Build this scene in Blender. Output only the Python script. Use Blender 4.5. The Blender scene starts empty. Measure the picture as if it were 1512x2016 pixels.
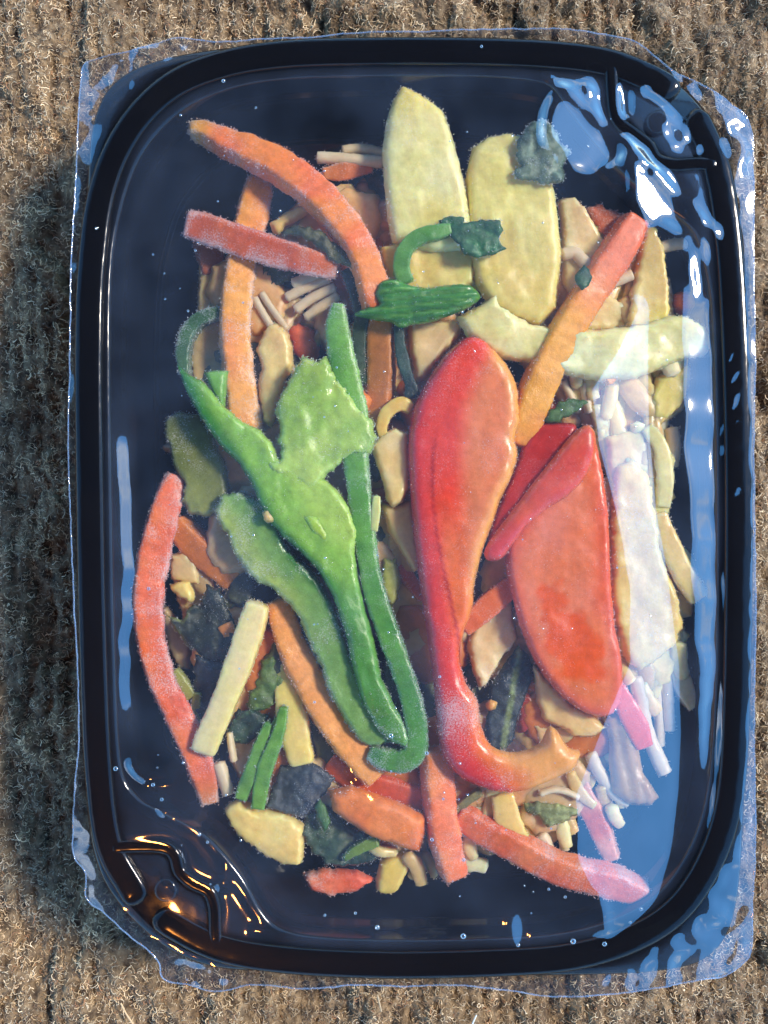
import bpy, math, random
import numpy as np
from mathutils import Vector
from mathutils.geometry import delaunay_2d_cdt
random.seed(7); RNG = np.random.default_rng(7)
scene = bpy.context.scene
COL = scene.collection
S = 0.0001            # metres per photograph pixel at the height of the tray rim
H = 0.20              # camera height above the rim (m)
R = math.radians

# ------------------------------------------------------------------ camera
cam_d = bpy.data.cameras.new('camera'); cam = bpy.data.objects.new('camera', cam_d); COL.objects.link(cam)
cam.location = (0, 0, H); cam.rotation_euler = (0, 0, 0)
cam_d.sensor_fit = 'HORIZONTAL'; cam_d.sensor_width = 36; cam_d.lens = 36 * H / (1512 * S)
cam_d.clip_start = 0.005; cam_d.clip_end = 100
scene.camera = cam
# ------------------------------------------------------------------ light
SUN_EL, SUN_AZ = 44, 70           # azimuth clockwise from +Y (86 = from the right of the picture)
world = bpy.data.worlds.new('World'); scene.world = world; world.use_nodes = True
wn = world.node_tree; wn.nodes.clear()
wo = wn.nodes.new('ShaderNodeOutputWorld'); bg = wn.nodes.new('ShaderNodeBackground')
sky = wn.nodes.new('ShaderNodeTexSky'); sky.sky_type = 'NISHITA'; sky.sun_disc = False
sky.sun_elevation = R(SUN_EL); sky.sun_rotation = R(SUN_AZ); sky.altitude = 400; sky.air_density = 1.0; sky.dust_density = 0.1; sky.ozone_density = 4.0
wtc = wn.nodes.new('ShaderNodeTexCoord')
wmap = wn.nodes.new('ShaderNodeMapping'); wmap.inputs['Scale'].default_value = (1, 1, 2.0)
wmap.inputs['Location'].default_value = (0.35, 0.9, 0.2)
cl = wn.nodes.new('ShaderNodeTexNoise'); cl.inputs['Scale'].default_value = 2.6; cl.inputs['Detail'].default_value = 7
cl.inputs['Roughness'].default_value = 0.58
clr = wn.nodes.new('ShaderNodeMapRange'); clr.interpolation_type = 'SMOOTHSTEP'
clr.inputs['From Min'].default_value = 0.53; clr.inputs['From Max'].default_value = 0.70
wmix = wn.nodes.new('ShaderNodeMix'); wmix.data_type = 'RGBA'
wn.links.new(wtc.outputs['Generated'], wmap.inputs['Vector']); wn.links.new(wmap.outputs[0], cl.inputs['Vector'])
wn.links.new(cl.outputs['Fac'], clr.inputs['Value']); wn.links.new(clr.outputs[0], wmix.inputs['Factor'])
hs = wn.nodes.new('ShaderNodeHueSaturation'); hs.inputs['Saturation'].default_value = 1.22; hs.inputs['Value'].default_value = 1.5; hs.inputs['Hue'].default_value = 0.492
wn.links.new(sky.outputs[0], hs.inputs['Color']); wn.links.new(hs.outputs[0], wmix.inputs['A']); wmix.inputs['B'].default_value = (4.4, 5.1, 6.2, 1)
wn.links.new(wmix.outputs['Result'], bg.inputs['Color']); bg.inputs['Strength'].default_value = 0.15
wn.links.new(bg.outputs[0], wo.inputs['Surface'])
sun_d = bpy.data.lights.new('sun', 'SUN'); sun = bpy.data.objects.new('sun', sun_d); COL.objects.link(sun)
sun_d.energy = 2.1; sun_d.angle = R(10); sun_d.color = (1.0, 0.86, 0.68)
sd = Vector((math.sin(R(SUN_AZ)) * math.cos(R(SUN_EL)), math.cos(R(SUN_AZ)) * math.cos(R(SUN_EL)), math.sin(R(SUN_EL))))
sun.rotation_euler = sd.to_track_quat('Z', 'Y').to_euler(); sun.location = (2, 0, 2)
vs = scene.view_settings; vs.view_transform = 'Standard'; vs.look = 'None'; vs.gamma = 1; vs.exposure = 1.44
cy = scene.cycles
cy.max_bounces = 10; cy.diffuse_bounces = 4; cy.glossy_bounces = 4; cy.transmission_bounces = 6
cy.transparent_max_bounces = 24; cy.caustics_reflective = False; cy.caustics_refractive = False
cy.use_denoising = True; cy.sample_clamp_indirect = 6
try: scene.cycles_curves.shape = 'RIBBONS'
except Exception: pass

# ------------------------------------------------------------------ helpers
def L(r, g, b):
    f = lambda c: (c / 255 / 12.92) if c / 255 <= 0.04045 else ((c / 255 + 0.055) / 1.055) ** 2.4
    v = np.array([f(r), f(g), f(b)]); return v
_T = RNG.random((64, 64, 64)) * 2 - 1
def vn(x, y, z=0.0):
    x = np.asarray(x, float); y = np.asarray(y, float); z = np.zeros_like(x) + z
    xi, yi, zi = np.floor(x).astype(int), np.floor(y).astype(int), np.floor(z).astype(int)
    fx, fy, fz = x - xi, y - yi, z - zi
    fx, fy, fz = fx*fx*(3-2*fx), fy*fy*(3-2*fy), fz*fz*(3-2*fz)
    g = lambda a, b, c: _T[(xi+a) & 63, (yi+b) & 63, (zi+c) & 63]
    l = lambda a, b, t: a + (b - a) * t
    return l(l(l(g(0,0,0), g(1,0,0), fx), l(g(0,1,0), g(1,1,0), fx), fy), l(l(g(0,0,1), g(1,0,1), fx), l(g(0,1,1), g(1,1,1), fx), fy), fz)
def fbm(x, y, z=0.0, o=3):
    s = 0; a = 1.0; t = 0
    for i in range(o):
        s = s + a * vn(x * 2**i + 7.3*i, y * 2**i + 3.1*i, z * 2**i + 1.7*i); t += a; a *= 0.5
    return s / t
def sstep(a, b, x):
    t = np.clip((x - a) / (b - a), 0, 1); return t * t * (3 - 2 * t)
def W(px, py, zmm):        # photograph pixel + height (mm) -> world metres
    z = np.asarray(zmm, float) * 0.001
    px, py, z = np.broadcast_arrays(np.asarray(px, float), np.asarray(py, float), z)
    k = (H - z) / H
    return np.stack([(px - 756) * S * k, (1008 - py) * S * k, z], -1)
def crom(pts, step, closed=False):
    P = np.array(pts, float); n = len(P)
    out = []
    rng = range(n) if closed else range(n - 1)
    for i in rng:
        if closed: p0, p1, p2, p3 = P[(i-1) % n], P[i], P[(i+1) % n], P[(i+2) % n]
        else: p0, p1, p2, p3 = P[max(i-1, 0)], P[i], P[i+1], P[min(i+2, n-1)]
        m = max(2, int(np.linalg.norm(p2[:2] - p1[:2]) / step) + 1)
        for j in range(m):
            t = j / m
            out.append(0.5 * (2*p1 + (p2-p0)*t + (2*p0-5*p1+4*p2-p3)*t*t + (3*p1-p0-3*p2+p3)*t**3))
    if not closed: out.append(P[-1])
    return np.array(out)
def resample(P, n, closed=True):
    Q = np.vstack([P, P[:1]]) if closed else P
    d = np.r_[0, np.cumsum(np.linalg.norm(np.diff(Q[:, :2], axis=0), axis=1))]
    t = np.linspace(0, d[-1], n, endpoint=not closed)
    return np.stack([np.interp(t, d, Q[:, k]) for k in range(Q.shape[1])], 1)
def segdist(X, Y, P, closed=True):
    A = P; B = np.roll(P, -1, 0)
    if not closed: A = P[:-1]; B = P[1:]
    D = np.full(X.shape, 1e9)
    for a, b in zip(A, B):
        ab = b - a; l2 = max(ab @ ab, 1e-9)
        t = np.clip(((X - a[0]) * ab[0] + (Y - a[1]) * ab[1]) / l2, 0, 1)
        d = (X - a[0] - t * ab[0])**2 + (Y - a[1] - t * ab[1])**2
        np.minimum(D, d, out=D)
    return np.sqrt(D)
def inside(X, Y, P):
    c = np.zeros(X.shape, bool); n = len(P); j = n - 1
    for i in range(n):
        xi, yi = P[i]; xj, yj = P[j]
        if yi != yj:
            c ^= ((yi > Y) != (yj > Y)) & (X < (xj - xi) * (Y - yi) / (yj - yi) + xi)
        j = i
    return c
def offset(P, d):          # closed polyline, positive = inward
    n = np.roll(P, -1, 0) - np.roll(P, 1, 0); n = np.stack([-n[:, 1], n[:, 0]], 1)
    n /= np.linalg.norm(n, axis=1)[:, None]
    c = P.mean(0)
    if np.sum(n * (c - P)) < 0: n = -n
    return P + n * d
def tag(o, label=None, cat=None, group=None, kind=None):
    if label: o['label'] = label
    if cat: o['category'] = cat
    if group: o['group'] = group
    if kind: o['kind'] = kind
    return o
def mesh(name, V, F, mat, parent=None, smooth=True, cols=None, frost=None, origin=None, st=None):
    V = np.asarray(V, float)
    base = np.array([V[:, 0].mean(), V[:, 1].mean(), V[:, 2].min()]) if origin is None else np.array(origin, float)
    me = bpy.data.meshes.new(name); me.from_pydata((V - base).tolist(), [], [tuple(int(q) for q in f) for f in F])
    if smooth: me.polygons.foreach_set('use_smooth', [True] * len(me.polygons))
    if cols is not None:
        a = me.color_attributes.new('Col', 'FLOAT_COLOR', 'POINT')
        c4 = np.ones((len(V), 4)); c4[:, :3] = cols; a.data.foreach_set('color', c4.ravel())
        b = me.attributes.new('Frost', 'FLOAT', 'POINT'); b.data.foreach_set('value', np.asarray(frost if frost is not None else np.zeros(len(V)), float))
    if st is not None: me.attributes.new('St', 'FLOAT_VECTOR', 'POINT').data.foreach_set('vector', np.asarray(st, float).ravel())
    me.materials.append(mat); me.update()
    o = bpy.data.objects.new(name, me); COL.objects.link(o)
    if parent is not None:
        o.parent = parent; o.location = Vector(base) - Vector(parent.get('_o', parent.location))
    else: o.location = base
    return o
def curves(name, pts, rad, mat, parent=None, col=None, base=(0, 0, 0)):
    """pts (k, m, 3) world, rad (k, m): many short hairs as one object"""
    k, m, _ = pts.shape
    cu = bpy.data.hair_curves.new(name); cu.add_curves([m] * k)
    cu.points.foreach_set('position', (pts - np.array(base)).reshape(-1).astype(np.float32))
    cu.points.foreach_set('radius', rad.reshape(-1).astype(np.float32))
    if col is not None:
        a = cu.attributes.new('Col', 'FLOAT_COLOR', 'CURVE'); c4 = np.ones((k, 4)); c4[:, :3] = col
        a.data.foreach_set('color', c4.ravel())
    cu.materials.append(mat)
    o = bpy.data.objects.new(name, cu); COL.objects.link(o)
    if parent is not None: o.parent = parent
    else: o.location = base
    return o

# ------------------------------------------------------------------ materials
def newmat(name):
    m = bpy.data.materials.new(name); m.use_nodes = True; nt = m.node_tree
    p = nt.nodes['Principled BSDF']; return m, nt, p
def food(name, rough=0.42, sss=0.3, frost=1.0, fine=3300, bump=0.35, ribs=0.0, var=0.25, fibre=0.06):
    m, nt, p = newmat(name); N = nt.nodes.new; K = nt.links.new
    tc = N('ShaderNodeTexCoord')
    at = N('ShaderNodeAttribute'); at.attribute_name = 'Col'
    af = N('ShaderNodeAttribute'); af.attribute_name = 'Frost'
    n1 = N('ShaderNodeTexNoise'); n1.inputs['Scale'].default_value = fine; n1.inputs['Detail'].default_value = 3; n1.inputs['Roughness'].default_value = 0.7
    n2 = N('ShaderNodeTexNoise'); n2.inputs['Scale'].default_value = 700; n2.inputs['Detail'].default_value = 4; n2.inputs['Roughness'].default_value = 0.65
    K(tc.outputs['Object'], n1.inputs['Vector']); K(tc.outputs['Object'], n2.inputs['Vector'])
    # value variation
    mr = N('ShaderNodeMapRange'); mr.inputs['From Min'].default_value = 0.25; mr.inputs['From Max'].default_value = 0.75
    mr.inputs['To Min'].default_value = 1 - var; mr.inputs['To Max'].default_value = 1 + var; K(n2.outputs['Fac'], mr.inputs['Value'])
    as_ = N('ShaderNodeAttribute'); as_.attribute_name = 'St'
    n5 = N('ShaderNodeTexNoise'); n5.inputs['Scale'].default_value = 900; n5.inputs['Detail'].default_value = 4; n5.inputs['Roughness'].default_value = 0.6; K(as_.outputs['Vector'], n5.inputs['Vector'])
    m5 = N('ShaderNodeMapRange'); m5.inputs['From Min'].default_value = 0.3; m5.inputs['From Max'].default_value = 0.7; m5.inputs['To Min'].default_value = 1 - fibre; m5.inputs['To Max'].default_value = 1 + fibre; K(n5.outputs['Fac'], m5.inputs['Value'])
    mm = N('ShaderNodeMath'); mm.operation = 'MULTIPLY'; K(mr.outputs[0], mm.inputs[0]); K(m5.outputs[0], mm.inputs[1])
    vm = N('ShaderNodeVectorMath'); vm.operation = 'SCALE'; K(at.outputs['Color'], vm.inputs[0]); K(mm.outputs[0], vm.inputs['Scale'])
    ml = N('ShaderNodeMath'); ml.operation = 'MULTIPLY_ADD'; ml.inputs[1].default_value = 0.38 * frost; K(af.outputs['Fac'], ml.inputs[0]); K(n1.outputs['Fac'], ml.inputs[2])
    mf = N('ShaderNodeMapRange'); mf.interpolation_type = 'SMOOTHSTEP'
    mf.inputs['From Min'].default_value = 0.60; mf.inputs['From Max'].default_value = 0.92; mf.inputs['To Max'].default_value = 0.55; K(ml.outputs[0], mf.inputs['Value'])
    mx = N('ShaderNodeMix'); mx.data_type = 'RGBA'; K(mf.outputs[0], mx.inputs['Factor']); K(vm.outputs[0], mx.inputs['A'])
    mx.inputs['B'].default_value = (0.72, 0.72, 0.70, 1)
    K(mx.outputs['Result'], p.inputs['Base Color'])
    ad = N('ShaderNodeMath'); ad.operation = 'MULTIPLY_ADD'; ad.inputs[1].default_value = 0.5; K(n1.outputs['Fac'], ad.inputs[0]); K(n2.outputs['Fac'], ad.inputs[2])
    a5 = N('ShaderNodeMath'); a5.operation = 'MULTIPLY_ADD'; a5.inputs[1].default_value = 0.2; K(n5.outputs['Fac'], a5.inputs[0]); K(ad.outputs[0], a5.inputs[2]); h = a5.outputs[0]
    bp = N('ShaderNodeBump'); bp.inputs['Strength'].default_value = bump; bp.inputs['Distance'].default_value = 0.0004; K(h, bp.inputs['Height']); K(bp.outputs[0], p.inputs['Normal'])
    mrr = N('ShaderNodeMapRange'); mrr.inputs['To Min'].default_value = rough - 0.12; mrr.inputs['To Max'].default_value = rough + 0.25; K(n1.outputs['Fac'], mrr.inputs['Value'])
    n4 = N('ShaderNodeTexNoise'); n4.inputs['Scale'].default_value = 160; n4.inputs['Detail'].default_value = 3; K(tc.outputs['Object'], n4.inputs['Vector'])
    wt_ = N('ShaderNodeMapRange'); wt_.interpolation_type = 'SMOOTHSTEP'; wt_.inputs['From Min'].default_value = 0.5; wt_.inputs['From Max'].default_value = 0.62; wt_.inputs['To Min'].default_value = 1.0; wt_.inputs['To Max'].default_value = 0.4; K(n4.outputs['Fac'], wt_.inputs['Value'])
    wm_ = N('ShaderNodeMath'); wm_.operation = 'MULTIPLY'; K(mrr.outputs[0], wm_.inputs[0]); K(wt_.outputs[0], wm_.inputs[1]); K(wm_.outputs[0], p.inputs['Roughness'])
    p.inputs['Subsurface Weight'].default_value = sss; p.inputs['Subsurface Radius'].default_value = (1.0, 0.55, 0.3); p.inputs['Subsurface Scale'].default_value = 0.003
    p.inputs['Specular IOR Level'].default_value = 0.5
    return m
M_CARROT = food('carrot_flesh', sss=0.3, frost=0.9, bump=0.38, var=0.22)
M_PEPPER = food('pepper_flesh', rough=0.24, sss=0.5, frost=0.85, bump=0.16, var=0.14)
M_GREEN = food('green_pepper_flesh', rough=0.24, sss=0.4, frost=0.8, bump=0.28, var=0.2)
M_YELLOW = food('pale_vegetable_flesh', rough=0.3, sss=0.85, frost=0.8, bump=0.2, var=0.12)
M_LEAF = food('leaf_tissue', rough=0.38, sss=0.06, frost=0.7, bump=0.6, var=0.45)
M_NOODLE = food('noodle_dough', rough=0.4, sss=0.45, frost=0.5, bump=0.12, var=0.08)
m, nt, p = newmat('frost_crystal'); p.inputs['Base Color'].default_value = (0.8, 0.82, 0.84, 1); p.inputs['Roughness'].default_value = 0.35
at = nt.nodes.new('ShaderNodeAttribute'); at.attribute_name = 'Col'; nt.links.new(at.outputs['Color'], p.inputs['Base Color'])
M_FROST = m
def plastic():
    m, nt, p = newmat('black_plastic'); N = nt.nodes.new; K = nt.links.new
    p.inputs['Base Color'].default_value = (0.005, 0.006, 0.009, 1); p.inputs['Roughness'].default_value = 0.17
    tc = N('ShaderNodeTexCoord'); n = N('ShaderNodeTexNoise'); n.inputs['Scale'].default_value = 900; n.inputs['Detail'].default_value = 5
    K(tc.outputs['Object'], n.inputs['Vector'])
    mr = N('ShaderNodeMapRange'); mr.inputs['To Min'].default_value = 0.06; mr.inputs['To Max'].default_value = 0.16; K(n.outputs['Fac'], mr.inputs['Value']); K(mr.outputs[0], p.inputs['Roughness'])
    n3 = N('ShaderNodeTexNoise'); n3.inputs['Scale'].default_value = 120; n3.inputs['Detail'].default_value = 2; K(tc.outputs['Object'], n3.inputs['Vector'])
    b = N('ShaderNodeBump'); b.inputs['Strength'].default_value = 0.25; b.inputs['Distance'].default_value = 0.0006; K(n3.outputs['Fac'], b.inputs['Height']); K(b.outputs[0], p.inputs['Normal'])
    return m
M_PLASTIC = plastic()
def filmmat(name, f0, haze, tint, usefog=False):
    m = bpy.data.materials.new(name); m.use_nodes = True; nt = m.node_tree; nt.nodes.clear(); N = nt.nodes.new; K = nt.links.new
    out = N('ShaderNodeOutputMaterial'); tr = N('ShaderNodeBsdfTransparent'); tr.inputs['Color'].default_value = (*tint, 1)
    gl = N('ShaderNodeBsdfGlossy'); gl.inputs['Roughness'].default_value = 0.05
    df = N('ShaderNodeBsdfDiffuse'); df.inputs['Color'].default_value = (0.42, 0.6, 0.95, 1)  # blue tint puts the sky's dim reflection into the haze colour
    lw = N('ShaderNodeLayerWeight'); lw.inputs['Blend'].default_value = 0.5
    pw = N('ShaderNodeMath'); pw.operation = 'POWER'; pw.inputs[1].default_value = 4; K(lw.outputs['Facing'], pw.inputs[0])
    fr = N('ShaderNodeMapRange'); fr.inputs['To Min'].default_value = f0; fr.inputs['To Max'].default_value = 0.9; K(pw.outputs[0], fr.inputs['Value'])
    tc = N('ShaderNodeTexCoord'); n = N('ShaderNodeTexNoise'); n.inputs['Scale'].default_value = 60; n.inputs['Detail'].default_value = 5; K(tc.outputs['Object'], n.inputs['Vector'])
    hz = N('ShaderNodeMapRange'); hz.inputs['From Min'].default_value = 0.3; hz.inputs['From Max'].default_value = 0.75
    hz.inputs['To Min'].default_value = haze * 0.4; hz.inputs['To Max'].default_value = haze * 1.6; K(n.outputs['Fac'], hz.inputs['Value'])
    fg = N('ShaderNodeAttribute'); fg.attribute_name = 'Fog'
    fm = N('ShaderNodeMath'); fm.operation = 'MULTIPLY'; K(hz.outputs[0], fm.inputs[0]); K(fg.outputs['Fac'], fm.inputs[1])
    m1 = N('ShaderNodeMixShader'); K((fm if usefog else hz).outputs[0], m1.inputs[0]); K(tr.outputs[0], m1.inputs[1]); K(df.outputs[0], m1.inputs[2])
    m2 = N('ShaderNodeMixShader'); K(fr.outputs[0], m2.inputs[0]); K(m1.outputs[0], m2.inputs[1]); K(gl.outputs[0], m2.inputs[2]); K(m2.outputs[0], out.inputs['Surface'])
    return m
M_FILM = filmmat('clear_film', 0.21, 0.036, (0.985, 0.99, 1.0), True)
M_FILMSIDE = filmmat('clear_film_side', 0.10, 0.01, (0.985, 0.99, 1.0))
M_DROP = filmmat('droplet_water', 0.30, 0.05, (0.9, 0.93, 0.96))
M_FILMEDGE = filmmat('film_cut_edge', 0.12, 0.14, (0.95, 0.95, 0.97))

# ------------------------------------------------------------------ the setting: carpet; added overhead blocker
m, nt, p = newmat('carpet_backing'); N = nt.nodes.new; K = nt.links.new
tc = N('ShaderNodeTexCoord'); n = N('ShaderNodeTexNoise'); n.inputs['Scale'].default_value = 420; n.inputs['Detail'].default_value = 6; K(tc.outputs['Object'], n.inputs['Vector'])
cr = N('ShaderNodeValToRGB'); cr.color_ramp.elements[0].color = (*L(52, 38, 26), 1); cr.color_ramp.elements[1].color = (*L(150, 128, 98), 1)
cr.color_ramp.elements[0].position = 0.3; cr.color_ramp.elements[1].position = 0.72; K(n.outputs['Fac'], cr.inputs[0]); K(cr.outputs[0], p.inputs['Base Color'])
p.inputs['Roughness'].default_value = 0.95; b = N('ShaderNodeBump'); b.inputs['Distance'].default_value = 0.002; K(n.outputs['Fac'], b.inputs['Height']); K(b.outputs[0], p.inputs['Normal'])
M_BACKING = m
m, nt, p = newmat('carpet_wool'); at = nt.nodes.new('ShaderNodeAttribute'); at.attribute_name = 'Col'; nt.links.new(at.outputs['Color'], p.inputs['Base Color'])
p.inputs['Roughness'].default_value = 0.6; p.inputs['Sheen Weight'].default_value = 0.25
M_WOOL = m
ZC = -30.0   # mm, carpet
def carpet_h(x, y):          # metres in, mm out: ribs run away from the camera, broken by furrows
    xp, yp = x / S, y / S
    xw = xp + 16 * vn(xp / 160, yp / 160, 3.3) + 10 * vn(xp / 40, yp / 60, 5.1) + 0.05 * yp
    rib = np.abs(np.sin(math.pi * xw / 37.0)) ** 0.6
    knot = 0.5 + 0.5 * vn(xw / 19, yp / 24, 1.0)
    fur = sstep(0.35, 0.8, fbm(xw / 85, yp / 150, 9.2, 3) + 0.45)
    fold = fbm((xw + .8 * yp) / 190, (yp - .5 * xp) / 520, 12.4, 2)
    return 1.5 * rib + 1.5 * knot + 2.2 * fur + 5.0 * fold - 3.4
ax = np.concatenate([np.linspace(-2.5, -0.14, 12)[:-1], np.arange(-0.14, 0.14, 0.001), np.linspace(0.14, 2.5, 12)])
ay = np.concatenate([np.linspace(-2.5, -0.16, 12)[:-1], np.arange(-0.16, 0.16, 0.001), np.linspace(0.16, 2.5, 12)])
X, Y = np.meshgrid(ax, ay); Z = (ZC - 1.2 + carpet_h(X, Y)) * 0.001
V = np.stack([X, Y, Z], -1).reshape(-1, 3); nx, ny = len(ax), len(ay)
i = (np.arange(ny - 1)[:, None] * nx + np.arange(nx - 1)[None]).ravel()
carpet = mesh('carpet', V, np.stack([i, i + 1, i + 1 + nx, i + nx], 1), M_BACKING, origin=(0, 0, ZC * 0.001)); tag(carpet, kind='structure')
# wool pile: curled fibres rooted on the ribs
RIDGE = [(175,1000),(172,700),(178,520),(200,370),(250,255),(330,170),(430,125),(560,103),(750,97),(950,98),(1100,105),(1210,122),(1305,162),(1375,235),(1415,330),(1438,470),(1450,650),(1457,900),(1457,1150),(1452,1400),(1440,1570),(1405,1690),(1340,1790),(1250,1850),(1120,1888),(950,1900),(750,1903),(560,1893),(430,1870),(330,1820),(255,1750),(210,1660),(190,1500),(180,1250)]
ridge = crom(RIDGE, 12, True)
FILM = [(160,120),(205,104),(250,95),(300,82),(350,70),(430,82),(520,76),(600,74),(680,66),(750,62),(830,62),(900,58),(1000,57),(1110,55),(1170,64),(1200,68),(1250,80),(1290,112),(1330,142),(1400,176),(1440,205),(1481,245),(1486,380),(1484,500),(1487,700),(1484,900),(1488,1200),(1485,1400),(1489,1650),(1486,1800),(1487,1880),(1470,1905),(1430,1932),(1390,1935),(1300,1950),(1200,1962),(1100,1965),(1000,1952),(900,1940),(800,1942),(700,1940),(600,1948),(500,1940),(430,1955),(370,1945),(318,1932),(308,1890),(240,1832),(205,1800),(168,1772),(166,1720),(142,1680),(146,1560),(155,1450),(152,1300),(146,1200),(140,1050),(134,900),(137,700),(140,500),(147,380),(150,250),(154,160)]
NF = 330000
fx = RNG.uniform(-0.105, 0.105, NF); fy = RNG.uniform(-0.135, 0.135, NF)
pxs = fx / (S * 1.15) + 756; pys = 1008 - fy / (S * 1.15)
keep = ~inside(pxs, pys, offset(ridge[::3], 45)); fx, fy = fx[keep], fy[keep]; NF = len(fx)
hz = carpet_h(fx, fy)
m_ = 6
ang = RNG.uniform(0, 2*math.pi, NF); ln = RNG.uniform(0.0008, 0.0026, NF); curl = RNG.normal(0, 1.0, NF)
P3 = np.zeros((NF, m_, 3)); P3[:, 0, 0] = fx; P3[:, 0, 1] = fy; P3[:, 0, 2] = (ZC - 1.4 + hz) * 0.001
el = RNG.uniform(0.1, 1.2, NF)
for j in range(1, m_):
    ang = ang + curl * 0.75 + RNG.normal(0, 0.45, NF); el = el - RNG.uniform(0.1, 0.55, NF)
    st = ln / (m_ - 1)
    P3[:, j] = P3[:, j-1] + np.stack([np.cos(ang) * np.cos(el), np.sin(ang) * np.cos(el), np.sin(el)], 1) * st[:, None]
rad = np.linspace(1, 0.55, m_)[None] * RNG.uniform(0.00004, 0.00010, NF)[:, None]
pal = np.array([L(206,188,158), L(164,142,112), L(126,102,78), L(186,176,158), L(92,74,58), L(230,218,196), L(154,112,80)])
w = np.array([.24,.22,.16,.14,.1,.08,.06])
ci = RNG.choice(7, NF, p=w); cc = pal[ci] * RNG.uniform(0.7, 1.15, NF)[:, None]
tone = 0.86 + 0.7 * fbm(fx / 0.006, fy / 0.010, 2.0) + 0.25 * vn(fx / 0.0012, fy / 0.0015, 4.0)
cc = cc * np.clip(tone, .45, 1.25)[:, None] * np.array([1.22, 1.11, .94])
pile = curves('carpet_pile', P3, rad, M_WOOL, None, cc, (0, 0, ZC * 0.001)); tag(pile, 'brown and tan curled wool pile of the ribbed carpet', 'carpet pile', kind='stuff')
# a few long loose hairs and chaff lie on the pile
def hair_line(pts, z, r, colr):
    P = crom(pts, 8); V = W(P[:, 0], P[:, 1], z)[None]
    return V, np.full((1, len(P)), r), np.array([colr])
for k, (pts, c, lab) in enumerate([
    ([(238,1975),(248,1995),(262,2016)], L(200,170,130), 'pale straw chaff on the carpet below the tray, left of centre'),
    ([(743,1958),(747,1975),(751,1992)], L(170,150,120), 'short tan chaff on the carpet below the middle of the tray'),
    ([(930,2016),(938,1998)], L(215,220,215), 'white lint strand at the bottom edge of the carpet')]):
    a, b_, c_ = hair_line(pts, ZC + 2.2, 0.00018, c)
    o = curves('chaff', a, b_, M_WOOL, None, c_, a[0, 0]); tag(o, lab, 'chaff')
# unseen overhead slab added to darken the film's reflection; open sky right of it
m, nt, p = newmat('dark_matte'); p.inputs['Base Color'].default_value = (0.02, 0.018, 0.018, 1); p.inputs['Roughness'].default_value = 0.8
M_DARK = m
def box(x0, x1, y0, y1, z0, z1):
    V = [(x, y, z) for z in (z0, z1) for y in (y0, y1) for x in (x0, x1)]
    return V, [(0,2,3,1),(4,5,7,6),(0,1,5,4),(2,6,7,3),(0,4,6,2),(1,3,7,5)]
BLOCKER_X = 2.2 * math.tan(R(26))
V, F = box(-1.75, BLOCKER_X, -3.2, 3.2, 2.25, 2.33)
blocker = mesh('overhead_blocker', V, F, M_DARK, smooth=False); tag(blocker, kind='structure')
for k in range(7):
    V, F = box(-1.75, BLOCKER_X - 0.02, -3 + k - 0.04, -3 + k + 0.04, 2.12, 2.2499)
    mesh('blocker_beam', V, F, M_DARK, blocker, smooth=False)

m, nt, p = newmat('lamp_glass'); p.inputs['Emission Color'].default_value = (1.0, 0.34, 0.06, 1); p.inputs['Emission Strength'].default_value = 34; p.inputs['Base Color'].default_value = (.8, .7, .5, 1); M_BULB = m
def uvs(cx, cy_, cz, r, n=16, sq=1.0):
    V = []; F = []
    for i in range(n // 2 + 1):
        for j in range(n):
            t = math.pi * i / (n // 2); f = 2*math.pi*j/n; V.append((cx + r*math.sin(t)*math.cos(f), cy_ + r*math.sin(t)*math.sin(f), cz + sq*r*math.cos(t)))
    for i in range(n // 2):
        for j in range(n): F.append((i*n + j, i*n + (j+1) % n, (i+1)*n + (j+1) % n, (i+1)*n + j))
    return V, F
LX, LY, LZ = -0.55, -1.05, 1.75  # unseen warm lamp, read off the orange glints
lamp = bpy.data.objects.new('warm_lamp', None); COL.objects.link(lamp); lamp.location = (LX, LY, 2.12); lamp['_o'] = [LX, LY, 2.12]
tag(lamp, 'small warm lamp out of view, mirrored as orange glints in the film', 'lamp')
V, F = uvs(LX, LY, LZ, 0.058); mesh('bulb', V, F, M_BULB, lamp)
V, F = box(LX - .008, LX + .008, LY - .008, LY + .008, LZ + .053, 2.12); mesh('lamp_rod', V, F, M_DARK, lamp, smooth=False)
# ------------------------------------------------------------------ tray
tray = bpy.data.objects.new('food_tray', None); COL.objects.link(tray)
tray.location = (0, 0, -0.029); tray.empty_display_size = 0.02
tray['_o'] = [0.0, 0.0, -0.029]
tag(tray, 'glossy black plastic tray with rounded corners standing on brown carpet', 'tray')
CAV = [(211,1000),(208,700),(212,520),(232,400),(272,295),(345,212),(440,165),(560,143),(750,137),(950,138),(1050,146),(1092,160),(1125,205),(1170,262),(1232,330),(1310,395),(1378,452),(1408,560),(1417,700),(1421,900),(1421,1150),(1416,1400),(1404,1555),(1372,1668),(1310,1762),(1230,1815),(1110,1850),(950,1861),(750,1863),(610,1856),(545,1838),(508,1800),(468,1730),(400,1655),(320,1612),(262,1576),(228,1500),(216,1250)]
NR = 360
def ringset(poly_zs):      # list of (polyline NRx2, z mm) -> strip mesh
    V = np.concatenate([W(P[:, 0], P[:, 1], np.full(len(P), z)) for P, z in poly_zs]); F = []
    for r in range(len(poly_zs) - 1):
        for i in range(NR):
            j = (i + 1) % NR; F.append((r*NR + i, r*NR + j, (r+1)*NR + j, (r+1)*NR + i))
    return V, F
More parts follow.
